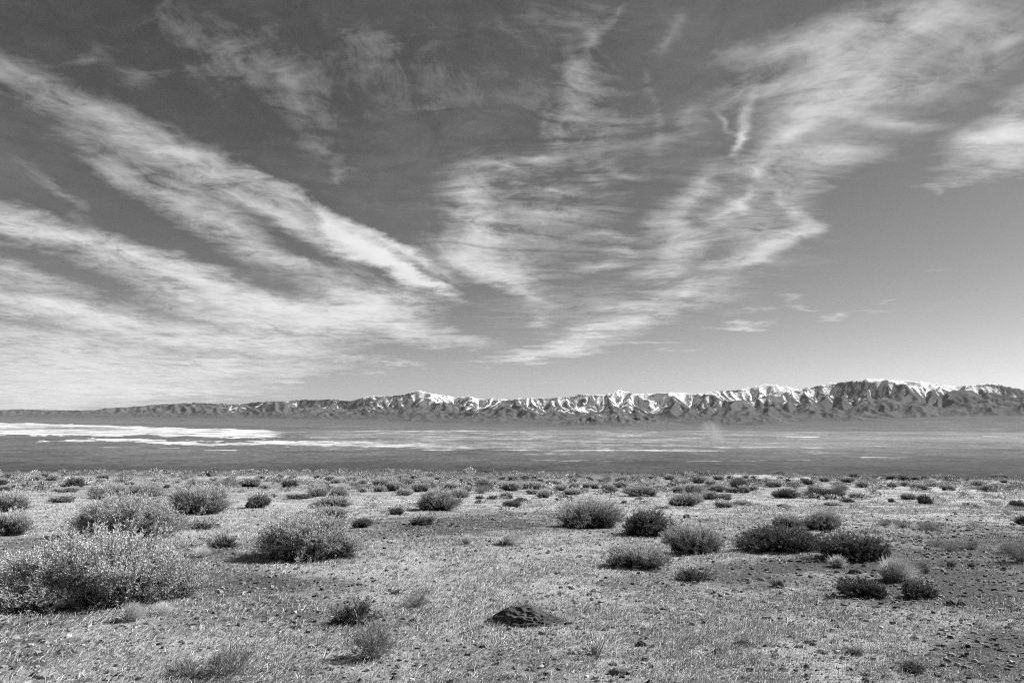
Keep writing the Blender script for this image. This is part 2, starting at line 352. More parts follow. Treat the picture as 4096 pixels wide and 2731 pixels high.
def ground_mat(n):
    pos = n.n('ShaderNodeNewGeometry').outputs['Position']
    pale = n.attr('pale'); salt = n.attr('salt'); veg = n.attr('veg')
    _, py, _ = n.sep(pos)
    n1 = n.noise(pos, 1.1, 6, .6)[0]; n2 = n.noise(pos, 9., 5, .62)[0]; n3 = n.noise(pos, 60., 3, .6)[0]; n0 = n.noise(pos, .22, 5, .6)[0]
    k = n.m('ADD', pale, n.m('MULTIPLY', n.m('SUBTRACT', n1, .5), 1.2))
    k = n.m('ADD', k, n.m('MULTIPLY', n.m('SUBTRACT', n2, .5), 1.0))
    k = n.m('ADD', k, n.m('MULTIPLY', n.m('SUBTRACT', n0, .5), .7))
    k = n.mapr(k, .2, .85)
    near = n.mix(k, .085, n.mapr(py, 9, 26, .36, .45))
    n4 = n.noise(pos, 170., 2, .6)[0]
    near = n.m('MULTIPLY', near, n.mapr(n.m('ADD', n.m('MULTIPLY', n3, .5), n.m('MULTIPLY', n4, .5)), .36, .64, .35, 1.7, False))
    # basin: grey scrub flats with salt
    b0 = n.noise(n.mapping(pos, scale=(.0011, .0011, 0)), 1., 7, .6)[0]
    b1 = n.noise(n.mapping(pos, scale=(.0030, .0030, 0)), 1., 7, .7)[0]
    b2 = n.noise(n.mapping(pos, scale=(.016, .016, 0)), 1., 5, .75)[0]
    bas = n.mix(veg, .20, .055)
    bas = n.m('MULTIPLY', bas, n.mapr(n.m('ADD', n.m('MULTIPLY', b0, .5), n.m('MULTIPLY', b1, .5)), .36, .64, .55, 1.45, False))
    bas = n.m('MULTIPLY', bas, n.mapr(b2, .3, .7, .65, 1.35, False))
    b3 = n.noise(n.mapping(pos, scale=(.07, .035, 0)), 1., 4, .75)[0]
    bas = n.m('MULTIPLY', bas, n.mapr(b3, .3, .7, .55, 1.45, False))
    sn = n.m('ADD', n.m('MULTIPLY', b1, .6), n.m('MULTIPLY', b2, .4))
    sm = n.m('ADD', salt, n.m('MULTIPLY', n.m('SUBTRACT', sn, .5), 3.0))
    sm = n.mapr(sm, .25, 1.0)
    sm = n.m('MULTIPLY', sm, n.mapr(salt, .02, .2))
    bas = n.mix(sm, bas, .80)
    farm = n.mapr(py, 400, 1500)
    a = n.mix(farm, near, bas)
    h = n.m('ADD', n.m('MULTIPLY', n2, .6), n.m('MULTIPLY', n3, .4))
    return a, (h, .9, .035)
M_GROUND = material('dry_ground', ground_mat, .95, .1)
ground = build_ground()
print('ground', time.time() - T0)

# ------------------------------------------------------------------ the snowy range
SKX = [-1200,-400,0,75,200,290,380,420,520,600,650,780,860,960,1000,1060,1150,1200,1260,1330,1400,1440,1500,1570,1610,1640,1675,1700,1740,1780,1830,1870,1920,1980,2040,2090,2120,2180,2260,2330,2410,2440,2480,2510,2560,2620,2680,2720,2780,2850,2950,3010,3070,3110,3130,3145,3200,3250,3320,3360,3400,3440,3480,3540,3600,3700,3780,3830,3870,3950,4000,4060,4096,4400,5400]
SKY = [1652,1645,1640,1636,1640,1640,1640,1632,1628,1620,1617,1611,1615,1617,1611,1606,1604,1598,1600,1597,1605,1592,1583,1585,1576,1572,1560,1570,1576,1582,1590,1584,1596,1593,1600,1590,1592,1594,1588,1577,1580,1575,1556,1570,1576,1572,1570,1570,1577,1565,1560,1548,1537,1540,1548,1545,1557,1548,1533,1530,1524,1524,1516,1517,1522,1527,1540,1545,1542,1535,1538,1552,1558,1580,1600]
def build_mountains():
    U0, U1 = -1.05, 1.05
    def fields(nc, nr):
        u = np.linspace(U0, U1, nc); t = np.linspace(0, 1, nr)
        yf = np.interp(u, [-1.05,-.75,-.5,-.31,-.16,0,.3,.6,1.05], [17500,17000,15500,12500,10200,9000,8600,9000,9500])
        dep = np.interp(u, [-1.05,-.75,-.3,0,.4,.8,1.05], [5000,5000,6500,7500,8500,8500,8500])
        zb = np.interp(u, [-1.05,-.75,-.3,-.15,.05,.35,.5,.65,.75,1.05], [-78,-76,-88,-112,-126,-122,-75,-30,-30,-30])
        Y = yf[None] + t[:, None] * dep[None]; X = u[None] * Y
        return u, t, yf, dep, zb, X, Y
    def rows_px(u): return u * F_PX * 1.0055 + W_PX / 2
    nc, nr = 780, 120
    u, t, yf, dep, zb, X, Y = fields(nc, nr)
    tgt = (HORIZON - np.interp(rows_px(u), SKX, SKY)) / F_PX
    Hh = np.maximum(tgt * (yf + .62 * dep), 0) - zb + 60
    Hn = np.convolve(np.pad(Hh, 12, mode='edge'), np.ones(25) / 25, 'valid')
    T2 = t[:, None] + fbm(X / 2300, Y / 2300, 3, 41) * .17
    env = np.interp(T2, [0, .05, .15, .3, .45, .58, .72, .84, 1.0], [0, .16, .36, .54, .68, .82, 1.0, .85, .3])
    up = env * Hn[None] / 900. * (1 + .95 * fbm(X / 1700, Y / 1300, 3, 43))
    up = np.maximum(up, 0.02)
    Z = zb[None] + 12 + fbm(X / 500, Y / 500, 4, 47) * 14 + env * Hn[None] * .45
    Z[0] = zb; 
    def erode(Z, X, Y, up, zb, its, Kdt, Udt):
        nr, nc = Z.shape; N = nr * nc
        idx = np.arange(N).reshape(nr, nc)
        dxc = np.gradient(X, axis=1); dyc = np.gradient(Y, axis=0); area = np.abs(dxc * dyc)
        for it in range(its):
            best = np.zeros((nr, nc)); rcv = idx.copy(); dd = np.ones((nr, nc))
            for di in (-1, 0, 1):
                for dj in (-1, 0, 1):
                    if di == 0 and dj == 0: continue
                    si = slice(max(0, -di), nr - max(0, di)); sj = slice(max(0, -dj), nc - max(0, dj))
                    ti = slice(max(0, di), nr - max(0, -di)); tj = slice(max(0, dj), nc - max(0, -dj))
                    dist = np.hypot(X[ti, tj] - X[si, sj], Y[ti, tj] - Y[si, sj])
                    s = (Z[si, sj] - Z[ti, tj]) / dist
                    bb = best[si, sj]; mk = s > bb
                    bb[mk] = s[mk]; rr = rcv[si, sj]; rr[mk] = idx[ti, tj][mk]; d2 = dd[si, sj]; d2[mk] = dist[mk]
            rcv[0] = idx[0]; rcv[-1] = idx[-1]
            order = np.argsort(-Z.ravel(), kind='stable').tolist(); rc = rcv.ravel().tolist(); A = area.ravel().tolist()
            for i in order:
                j = rc[i]
                if j != i: A[j] += A[i]
            k = (Kdt * np.array(A) ** .36 / dd.ravel()).tolist()
            z = Z.ravel().copy(); upv = (up * Udt); upv[0] = 0; upv[-1] = 0; z = (z + upv.ravel()).tolist()
            for i in reversed(order):
                j = rc[i]
                if j != i:
                    kk = k[i]; zj = z[j]
                    if z[i] > zj: z[i] = (z[i] + kk * zj) / (1 + kk)
            Z = np.array(z).reshape(nr, nc)
            # talus: limit slopes by light diffusion
            lap = np.zeros_like(Z); lap[1:-1, 1:-1] = (Z[2:, 1:-1] + Z[:-2, 1:-1] + Z[1:-1, 2:] + Z[1:-1, :-2]) / 4 - Z[1:-1, 1:-1]
            Z += lap * .22
        return Z
    Z = erode(Z, X, Y, up, zb, 34, 3.2, 70.)
    # refine
    nc2, nr2 = 1560, 260
    u2, t2, yf2, dep2, zb2, X2, Y2 = fields(nc2, nr2)
    ci = np.linspace(0, nc - 1, nc2); ri = np.linspace(0, nr - 1, nr2)
    Zc = np.stack([np.interp(ci, np.arange(nc), Z[r]) for r in range(nr)])
    upc = np.stack([np.interp(ci, np.arange(nc), up[r]) for r in range(nr)])
    r0 = np.clip(np.floor(ri).astype(int), 0, nr - 2); fr = (ri - r0)[:, None]
    Z2 = Zc[r0] * (1 - fr) + Zc[r0 + 1] * fr; up2 = upc[r0] * (1 - fr) + upc[r0 + 1] * fr
    Z2 += fbm(X2 / 160, Y2 / 160, 3, 53) * 9 * sstep(0, .06, t2)[:, None]
    Z2 = erode(Z2, X2, Y2, up2, zb2, 5, 1.2, 24.)
    rel = np.maximum(Z2 - zb2[None], 0)
    # bring every azimuth's crest to the skyline
    tg = (HORIZON - np.interp(rows_px(u2), SKX, SKY)) / F_PX
    def crest(rel):
     lo = np.full(nc2, .02); hi = np.full(nc2, 8.)
     for _ in range(40):
        mid = (lo + hi) / 2; mx = ((zb2[None] + rel * mid[None] - CAM_Z) / Y2).max(0)
        g = mx > tg; hi = np.where(g, mid, hi); lo = np.where(g, lo, mid)
     s = (lo + hi) / 2
     ker = np.hanning(21); ker /= ker.sum()
     return .25 * s + .75 * np.convolve(np.pad(s, 10, mode='edge'), ker, 'valid')
    rel = rel * crest(rel)[None]
    DX = np.gradient(X2, axis=1); DY = np.gradient(Y2, axis=0)
    for _ in range(7):          # talus: slopes steeper than loose rock can stand are worn down
        sl = np.hypot(np.gradient(rel, axis=0) / DY, np.gradient(rel, axis=1) / DX)
        lap = np.zeros_like(rel); lap[1:-1, 1:-1] = (rel[2:, 1:-1] + rel[:-2, 1:-1] + rel[1:-1, 2:] + rel[1:-1, :-2]) / 4 - rel[1:-1, 1:-1]
        rel = rel + lap * .8 * sstep(.5, .95, sl)
    hgt = sstep(8, 180, rel)
    rid = 1 - 2 * np.abs(fbm(X2 / 620 + Y2 / 1100 + .5 * fbm(X2 / 900, Y2 / 900, 2, 305), Y2 / 1300 - X2 / 2600, 5, 301, .55))
    rel = rel + hgt * (rid * 20 + (1 - 2 * np.abs(fbm(X2 / 170, Y2 / 380, 3, 311))) * 6)
    for _ in range(1):
        rel[1:-1, 1:-1] += .5 * ((rel[2:, 1:-1] + rel[:-2, 1:-1] + rel[1:-1, 2:] + rel[1:-1, :-2]) / 4 - rel[1:-1, 1:-1])
    Zf = zb2[None] + rel * crest(rel)[None]
    # snow: lies high, deeper in the middle of the range, thin on steep sunny faces
    gy, gx = np.gradient(Zf, axis=0) / np.gradient(Y2, axis=0), np.gradient(Zf, axis=1) / np.gradient(X2, axis=1)
    slope = np.hypot(gx, gy)
    line = np.interp(u2, [-1.05,-.55,-.42,-.3,-.2,-.05,.1,.2,.3,.45,.6,.75,1.05], [900,480,330,250,210,160,115,110,170,290,380,440,500])[None]
    lap = np.zeros_like(Zf); lap[2:-2, 2:-2] = (Zf[4:, 2:-2] + Zf[:-4, 2:-2] + Zf[2:-2, 4:] + Zf[2:-2, :-4]) / 4 - Zf[2:-2, 2:-2]
    back = sstep(.30, .62, t2)[:, None]
    snow = (Zf - line) / 330. + fbm(X2 / 1100, Y2 / 1100, 5, 61, .65) * .55 + np.clip(lap / 8, -.5, .5) * .8 - np.clip(slope - .30, 0, 1) * .6 + back * .36 - .10
    snow = snow - .28 * np.clip(-(gx * math.sin(SUN_AZ) + gy * math.cos(SUN_AZ)), -.7, .7)
    # alluvial fan in front
    nf = 70; tf = np.linspace(0, 1, nf, endpoint=False)
    yb = np.interp(u2, [-1.05,-.75,-.4,-.25,0,.2,1.05], [14500,13500,8500,7200,6100,5700,5500])
    Yfan = yb[None] + tf[:, None] * (yf2 - yb)[None]; Xfan = u2[None] * Yfan
    Zfan = -153 + CAM_Z + (zb2 + 153 - CAM_Z)[None] * (tf[:, None] ** 1.25) + fbm(Xfan / 700, Yfan / 200, 3, 66) * 3 * tf[:, None]
    # small outlying hills rising out of the fan
    for (hx, hr, wdt, hh) in [(2480,1.0,520,120),(2330,1.0,420,75),(2620,1.02,360,70),(2200,1.04,300,45),(3050,1.0,300,65),(3110,1.0,200,45),(2930,1.02,260,40),(1830,1.05,380,45),(3400,1.05,330,60),(3480,1.08,300,70)]:
        uu = (hx - W_PX / 2) / F_PX; yy = np.interp(uu, u2, yf2) * hr - 500; xx = uu * yy
        for (XX, YY, ZZ) in ((Xfan, Yfan, Zfan), (X2, Y2, Zf)):
            q = np.hypot((XX - xx) / wdt, (YY - yy) / (wdt * .8))
            rid = 1 - np.abs(fbm(XX / 170, YY / 170, 4, 71))
            np.copyto(ZZ, np.maximum(ZZ, ZZ + hh * np.maximum(0, 1 - q) ** 1.1 * (.35 + .85 * rid)))
    Xa = np.concatenate([Xfan, X2]); Ya = np.concatenate([Yfan, Y2]); Za = np.concatenate([Zfan, Zf])
    sn = np.concatenate([np.full(Zfan.shape, -2.), snow])
    rock = np.concatenate([np.broadcast_to((tf[:, None]) ** .7 * .8, Zfan.shape), np.broadcast_to((.8 + .2 * sstep(0, .05, t2))[:, None], Z2.shape)])
    me = mesh_from('mountains', np.stack([Xa, Ya, Za], -1).reshape(-1, 3), grid_faces(*Xa.shape), M_MOUNT, {'snow': sn.ravel(), 'rock': rock.ravel()})
    return tag(link('mountains', me), kind='structure')
def mount_mat(n):
    pos = n.n('ShaderNodeNewGeometry').outputs['Position']
    sn = n.attr('snow'); rk = n.attr('rock')
    p = n.mapping(pos, scale=(.001, .001, .001))
    n1 = n.noise(p, 9., 7, .68)[0]; n2 = n.noise(p, 2.2, 5, .6)[0]; n3 = n.noise(p, 28., 4, .65)[0]
    m = n.mapr(n.m('ADD', sn, n.m('ADD', n.m('MULTIPLY', n.m('SUBTRACT', n1, .5), 1.2), n.m('MULTIPLY', n.m('SUBTRACT', n3, .5), 1.7))), .0, .50)
    rock = n.mix(rk, .17, .10)
    rock = n.m('MULTIPLY', rock, n.mapr(n.m('ADD', n.m('MULTIPLY', n1, .5), n.m('MULTIPLY', n2, .5)), .35, .65, .72, 1.3, False))
    return n.mix(m, rock, .82), (n.m('ADD', n1, n.m('MULTIPLY', n3, .5)), .7, 18.)
M_MOUNT = material('mountain_rock_and_snow', mount_mat, .95, .05)
mountains = build_mountains()
print('mountains', time.time() - T0)
# ==PART2==

# ------------------------------------------------------------------ plant materials
def plant_mat(name, lo, hi, trans=.0, rough=.75):
    def b(n):
        t = n.attr('tint')
        return n.mix(t, lo, hi), None
    mt = material(name, b, rough, .12)
    return mt
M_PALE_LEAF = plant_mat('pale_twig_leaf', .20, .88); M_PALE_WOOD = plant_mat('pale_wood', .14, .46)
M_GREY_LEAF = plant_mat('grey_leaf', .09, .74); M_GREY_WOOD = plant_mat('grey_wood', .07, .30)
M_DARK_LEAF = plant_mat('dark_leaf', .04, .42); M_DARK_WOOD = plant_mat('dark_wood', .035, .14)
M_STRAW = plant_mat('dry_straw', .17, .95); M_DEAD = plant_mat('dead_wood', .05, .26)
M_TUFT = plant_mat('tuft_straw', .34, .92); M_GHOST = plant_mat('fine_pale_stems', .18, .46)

def unit(v): return v / np.maximum(np.linalg.norm(v, axis=-1, keepdims=True), 1e-9)
def tubes(P, R, k=3):
    """P (n,m,3) polylines, R (n,m) radii -> verts, quads"""
    n, m, _ = P.shape
    T = unit(np.gradient(P, axis=1)); ref = np.where(np.abs(T[..., 2:3]) > .9, np.array([1., 0, 0]), np.array([0, 0, 1.]))
    A = unit(np.cross(T, ref)); B = np.cross(T, A)
    ang = np.arange(k) * 2 * np.pi / k
    V = P[:, :, None] + R[..., None, None] * (A[:, :, None] * np.cos(ang)[:, None] + B[:, :, None] * np.sin(ang)[:, None])
    base = (np.arange(n) * m * k)[:, None, None]; i = np.arange(m - 1)[None, :, None] * k; j = np.arange(k)[None, None]; j2 = (j + 1) % k
    F = np.stack([base + i + j, base + i + j2, base + i + k + j2, base + i + k + j], -1).reshape(-1, 4)
    return V.reshape(-1, 3), F
def leaves(C, D, L, Wd, g):
    """rhombic leaves from C along D"""
    n = len(C); side = unit(np.cross(D, g.normal(size=(n, 3)))) * Wd[:, None]; mid = C + D * (L * .45)[:, None]
    V = np.stack([C, mid + side, C + D * L[:, None], mid - side], 1).reshape(-1, 3)
    return V, np.arange(n * 4).reshape(-1, 4)

KIND = {
 # stems, twigs/stem, leaves/twig, upright, twig spread, twig length, leaf length, leaf width, stem radius, materials; seed: how much paler the upper leaves get
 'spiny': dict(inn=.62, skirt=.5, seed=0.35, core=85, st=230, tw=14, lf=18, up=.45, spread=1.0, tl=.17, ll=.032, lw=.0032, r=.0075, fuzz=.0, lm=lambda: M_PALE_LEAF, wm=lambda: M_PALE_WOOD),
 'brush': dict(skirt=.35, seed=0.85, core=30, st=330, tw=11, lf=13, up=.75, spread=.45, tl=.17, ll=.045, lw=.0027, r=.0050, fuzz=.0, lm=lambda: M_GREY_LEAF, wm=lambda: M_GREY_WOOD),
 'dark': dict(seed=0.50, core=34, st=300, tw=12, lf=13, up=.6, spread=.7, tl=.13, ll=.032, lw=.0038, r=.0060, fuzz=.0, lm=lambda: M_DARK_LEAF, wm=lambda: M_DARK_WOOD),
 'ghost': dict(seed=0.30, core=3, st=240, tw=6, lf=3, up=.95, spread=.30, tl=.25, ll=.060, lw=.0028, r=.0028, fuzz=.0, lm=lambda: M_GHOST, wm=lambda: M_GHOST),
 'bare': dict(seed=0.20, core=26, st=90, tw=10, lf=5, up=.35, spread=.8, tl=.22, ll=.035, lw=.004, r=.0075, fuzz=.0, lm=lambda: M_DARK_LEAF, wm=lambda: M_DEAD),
}
def shrub_arrays(kind, w, h, seed, dens=1.0, coarse=1.0, lobes=5):
    """crown of width w, height h about the origin; coarse > 1 makes fewer, larger leaves"""
    K = KIND[kind]; g = np.random.default_rng(seed)
    ns = max(14, int(K['st'] * dens / coarse ** .5)); nt = max(3, int(K['tw'])); nl = max(2, int(K['lf'] / coarse ** .5))
    rx, ry = w / 2, w / 2 * g.uniform(.78, .95)
    az = g.uniform(0, 2 * np.pi, ns); cz = g.uniform(.02, 1, ns) ** .85; rr = g.uniform(.80, 1., ns)
    la = g.uniform(0, 2 * np.pi, lobes); lump = 1 + sum(.13 * np.cos((i + 2) * (az - la[i])) * g.uniform(.4, 1) for i in range(lobes)) * .6 + .10 * np.sin(cz * 7 + az * 3)
    sz = np.sqrt(np.maximum(0, 1 - cz ** 2)) ** .8
    stray = g.uniform(size=ns) < .10; rr = np.where(stray, rr * g.uniform(1.1, 1.32, ns), rr); lx, ly = g.normal(0, .10, 2) * w
    lump = lump * (1 + .16 * np.sin(az + la[0]) + .10 * np.sin(2 * az + la[1] + cz * 4))
    tip = np.stack([np.cos(az) * rx * sz * rr * lump, np.sin(az) * ry * sz * rr * lump, h * (.10 + .90 * cz) * rr * (.80 + .20 * lump)], -1)
    tip[:, 0] += lx * cz; tip[:, 1] += ly * cz
    b = tip * np.array([1, 1, 0]) * .16 + g.normal(size=(ns, 3)) * np.array([.04, .04, 0]) * w
    b[:, 2] = -.03
    ctl = b * .55 + tip * .45 + np.stack([np.zeros(ns), np.zeros(ns), h * K['up'] * .22 * np.ones(ns)], -1) + g.normal(size=(ns, 3)) * .05 * h
    m = 6; t = np.linspace(0, 1, m)[None, :, None]
    P = b[:, None] * (1 - t) ** 2 + 2 * ctl[:, None] * t * (1 - t) + tip[:, None] * t ** 2
    P[:, 1:-1] += g.normal(size=(ns, m - 2, 3)) * .018 * h
    sc_ = h ** .35
    R = K['r'] * sc_ * coarse ** .6 * np.linspace(1, .3, m)[None] * g.uniform(.6, 1.5, ns)[:, None]
    V1, F1 = tubes(P, R)
    tint1 = np.repeat(np.clip(g.normal(.45, .25, ns), 0, 1), m * 3)
    # side twigs
    ti = g.uniform(K.get('inn', .42), 1., (ns, nt)) ** .9; seg = np.clip((ti * (m - 1)).astype(int), 0, m - 2); fr = (ti * (m - 1) - seg)[..., None]
    ii = np.arange(ns)[:, None]; p0 = P[ii, seg] * (1 - fr) + P[ii, seg + 1] * fr; tan = unit(P[ii, seg + 1] - P[ii, seg])
    out = unit(p0 * np.array([1 / rx, 1 / ry, 1 / h]) + 1e-6)
    dirn = unit(tan + K['spread'] * g.normal(size=(ns, nt, 3)) * .8 + out * .35 + np.array([0, 0, .28]))
    tl = K['tl'] * h * g.uniform(.5, 1.3, (ns, nt))
    p1 = p0 + dirn * tl[..., None] * .5; p2 = p1 + unit(dirn + g.normal(size=(ns, nt, 3)) * .35 * K['spread'] + np.array([0, 0, .15])) * tl[..., None] * .5
    p2[..., 2] = np.maximum(p2[..., 2], .01); p1[..., 2] = np.maximum(p1[..., 2], .01)
    TP = np.stack([p0, p1, p2], 2).reshape(-1, 3, 3); nT = len(TP)
    TR = K['r'] * sc_ * .38 * coarse ** .6 * np.array([1, .7, .35])[None] * np.ones((nT, 1))
    V2, F2 = tubes(TP, TR)
    tw_t = np.clip(g.normal(.55, .22, nT), 0, 1)
    # tangle of old dead twigs inside the crown
    nc = int(ns * K['core'] / coarse ** .3)
    ca = g.uniform(0, 2 * np.pi, nc); cc = g.uniform(0, 1, nc); cr = g.uniform(0, 1, nc) ** .6 * .74; cs = np.sqrt(1 - cc ** 2)
    clump = 1 + sum(.13 * np.cos((i + 2) * (ca - la[i])) for i in range(lobes)) * .5
    CC = np.stack([np.cos(ca) * rx * cs * cr * clump, np.sin(ca) * ry * cs * cr * clump, h * (.04 + .82 * cc * cr)], -1)
    CD = unit(CC * np.array([1, 1, .8]) + g.normal(size=(nc, 3)) * .5 * h); Lc = h * g.uniform(.08, .22, nc)
    CPl = np.stack([CC - CD * Lc[:, None] * .5, CC + g.normal(size=(nc, 3)) * .012 * h, CC + CD * Lc[:, None] * .5], 1); CPl[..., 2] = np.maximum(CPl[..., 2], .004)
    V4, F4 = tubes(CPl, K['r'] * sc_ * .62 * coarse ** .7 * np.array([1, .8, .4])[None] * g.uniform(.6, 1.4, nc)[:, None])
    VB = np.concatenate([V1, V2, V4]); FB = np.concatenate([F1, F2 + len(V1), F4 + len(V1) + len(V2)])
    hb = np.clip(V1[:, 2] / h, 0, 1)
    TB = np.concatenate([tint1, np.repeat(tw_t, 9), np.repeat(g.uniform(-.25, .12, nc), 9)])
    # leaves and bits of stem along the twigs
    q = g.uniform(.1, 1.05, (nT, nl)); a0 = TP[:, 0][:, None]; a1 = TP[:, 1][:, None]; a2 = TP[:, 2][:, None]; qq = q[..., None]
    C = np.where(qq < .5, a0 + (a1 - a0) * qq * 2, a1 + (a2 - a1) * (qq - .5) * 2).reshape(-1, 3)
    base_d = np.repeat(unit(TP[:, 2] - TP[:, 0])[:, None], nl, 1).reshape(-1, 3)
    keepl = g.uniform(size=len(C)) < np.clip(C[:, 2] / (h * K.get('skirt', .12)), .12, 1); C = C[keepl]; base_d = base_d[keepl]
    n = len(C); D = unit(base_d + g.normal(size=(n, 3)) * (.35 + .55 * K['spread']))
    L = K['ll'] * sc_ * coarse ** .55 * g.uniform(.5, 1.4, n); Wd = K['lw'] * sc_ * coarse ** .55 * g.uniform(.6, 1.3, n)
    C[:, 2] = np.maximum(C[:, 2], .012)
    V3, F3 = leaves(C, D, L, Wd, g)
    top_ = np.clip(C[:, 2] / h, 0, 1.1)           # leaf tint gets paler towards the top of the crown
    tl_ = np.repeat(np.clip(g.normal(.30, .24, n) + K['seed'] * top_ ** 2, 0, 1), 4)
    return (VB, FB, TB), (V3, F3, tl_)

def tuft_arrays(w, h, seed, n=420, bw=.004, stiff=.5):
    g = np.random.default_rng(seed); az = g.uniform(0, 2 * np.pi, n); lean = g.uniform(0, 1, n) ** .7
    b = np.stack([np.cos(az) * w * .14 * g.uniform(0, 1, n), np.sin(az) * w * .14 * g.uniform(0, 1, n), np.full(n, -.01)], -1)
    L = g.uniform(.55, 1.05, n)
    tip = np.stack([np.cos(az) * w / 2 * lean * L, np.sin(az) * w / 2 * lean * L, h * L * np.sqrt(np.maximum(.08, 1 - (lean * .93) ** 2))], -1) + g.normal(size=(n, 3)) * .09 * h + np.array([.16, 0, 0]) * w * (L ** 2)[:, None]
    ctl = b * .45 + tip * .55 + np.array([0, 0, 1]) * (h * .22 * stiff)
    t = np.linspace(0, 1, 5)[None, :, None]; P = b[:, None] * (1 - t) ** 2 + 2 * ctl[:, None] * t * (1 - t) + tip[:, None] * t ** 2
    R = bw * np.array([.8, 1, .85, .6, .15])[None] * g.uniform(.6, 1.3, n)[:, None]
    V, F = tubes(P, R)
    return V, F, np.repeat(np.clip(g.normal(.55, .25, n), 0, 1), 15)

def footing(cx, base, wpx, hpx, depthk=.36):
    """turn a crown read in the photograph into a place, a width and a height in metres"""
    p = place(cx, base)
    wm = wpx / F_PX * p[1]
    yc = p[1] + wm * depthk; xc = p[0] * yc / p[1]; wm = wpx / F_PX * yc
    z0 = float(gz(xc, yc)); d = ray(cx, base - hpx); top = CAM_Z + d[2] / d[1] * yc
    return np.array([xc, yc, z0]), wm, max(top - z0, .25 * wm * .5)

NAMES = {'spiny': ('saltbush', 'shrub'), 'brush': ('rabbitbrush', 'shrub'), 'dark': ('sagebrush', 'shrub'), 'ghost': ('fine_stemmed_shrub', 'shrub'), 'bare': ('dead_shrub', 'shrub'), 'tuft': ('grass_tuft', 'grass tuft')}
PROTO = {}
def proto(kind, lod, var):
    key = (kind, lod, var)
    if key not in PROTO:
        seed = 1000 + hash_(kind) * 37 + lod * 11 + var
        if kind == 'tuft':
            V, F, T = tuft_arrays(1, .5, seed, (1100, 420)[lod], (.0036, .007)[lod])
            PROTO[key] = mesh_from('blades', V, F, M_TUFT, {'tint': T})
        else:
            K = KIND[kind]; a, b = shrub_arrays(kind, 1., .55, seed, (1.0, .55)[lod], (1.5, 5.0)[lod])
            if lod == 0:
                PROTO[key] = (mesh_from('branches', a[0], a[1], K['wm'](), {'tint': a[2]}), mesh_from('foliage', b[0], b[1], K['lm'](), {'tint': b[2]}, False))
            else:
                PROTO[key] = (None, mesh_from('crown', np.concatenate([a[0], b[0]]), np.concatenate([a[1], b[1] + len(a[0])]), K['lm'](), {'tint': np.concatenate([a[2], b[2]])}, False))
    return PROTO[key]
def hash_(k): return list(NAMES).index(k)
n_shrub = 0
def plant(kind, cx, base, wpx, hpx, label, group=None, loc=None):
    """one shrub or tuft: a thing of its own"""
    global n_shrub
    n_shrub += 1
    if loc is None: p, wm, hm = footing(cx, base, wpx, hpx)
    else: p, wm, hm = loc
    name, cat = NAMES[kind]; seed = 500 + n_shrub; g = np.random.default_rng(seed)
    if kind == 'tuft':
        if wpx > 110:
            stalks = 'stalks' in label; V, F, T = tuft_arrays(wm, hm, seed, 90 if stalks else int((2600 if 'dome' in label else 900) * wpx / 110), .0042 if stalks else .0005 * p[1] ** .5 + .0006); me = mesh_from(name, V, F, M_TUFT, {'tint': T}); o = link(name, me, None, p)
        else:
            o = link(name, proto('tuft', 0 if wpx > 60 else 1, n_shrub % 2), None, p); o.scale = (wm, wm, hm / .5); o.rotation_euler[2] = g.uniform(0, 6.28)
    elif wpx >= 130:
        root = link(name, None, None, p)
        fine = max(1., p[1] / 9.)
        dens = np.clip(wm / 1.2, .5, 2.2) * (1.9 if wpx > 600 else 1.4 if wpx > 300 else 1.1)
        a, b = shrub_arrays(kind, wm, hm, seed, dens, fine ** .6)
        K = KIND[kind]
        link('branches', mesh_from('branches', a[0], a[1], K['wm'](), {'tint': a[2]}), root)
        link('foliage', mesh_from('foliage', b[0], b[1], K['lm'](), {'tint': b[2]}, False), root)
        o = root
    else:
        lod = 0 if wpx > 62 else 1; br, fo = proto(kind, lod, n_shrub % (3 if lod == 0 else 4))
        rz = g.uniform(0, 6.28)
        if lod == 0:
            root = link(name, None, None, p); root.scale = (wm, wm, hm / .55); root.rotation_euler[2] = rz
            link('branches', br, root); link('foliage', fo, root); o = root
        else:
            o = link(name, fo, None, p); o.scale = (wm, wm, hm / .55); o.rotation_euler[2] = rz
    return tag(o, label, cat, group)

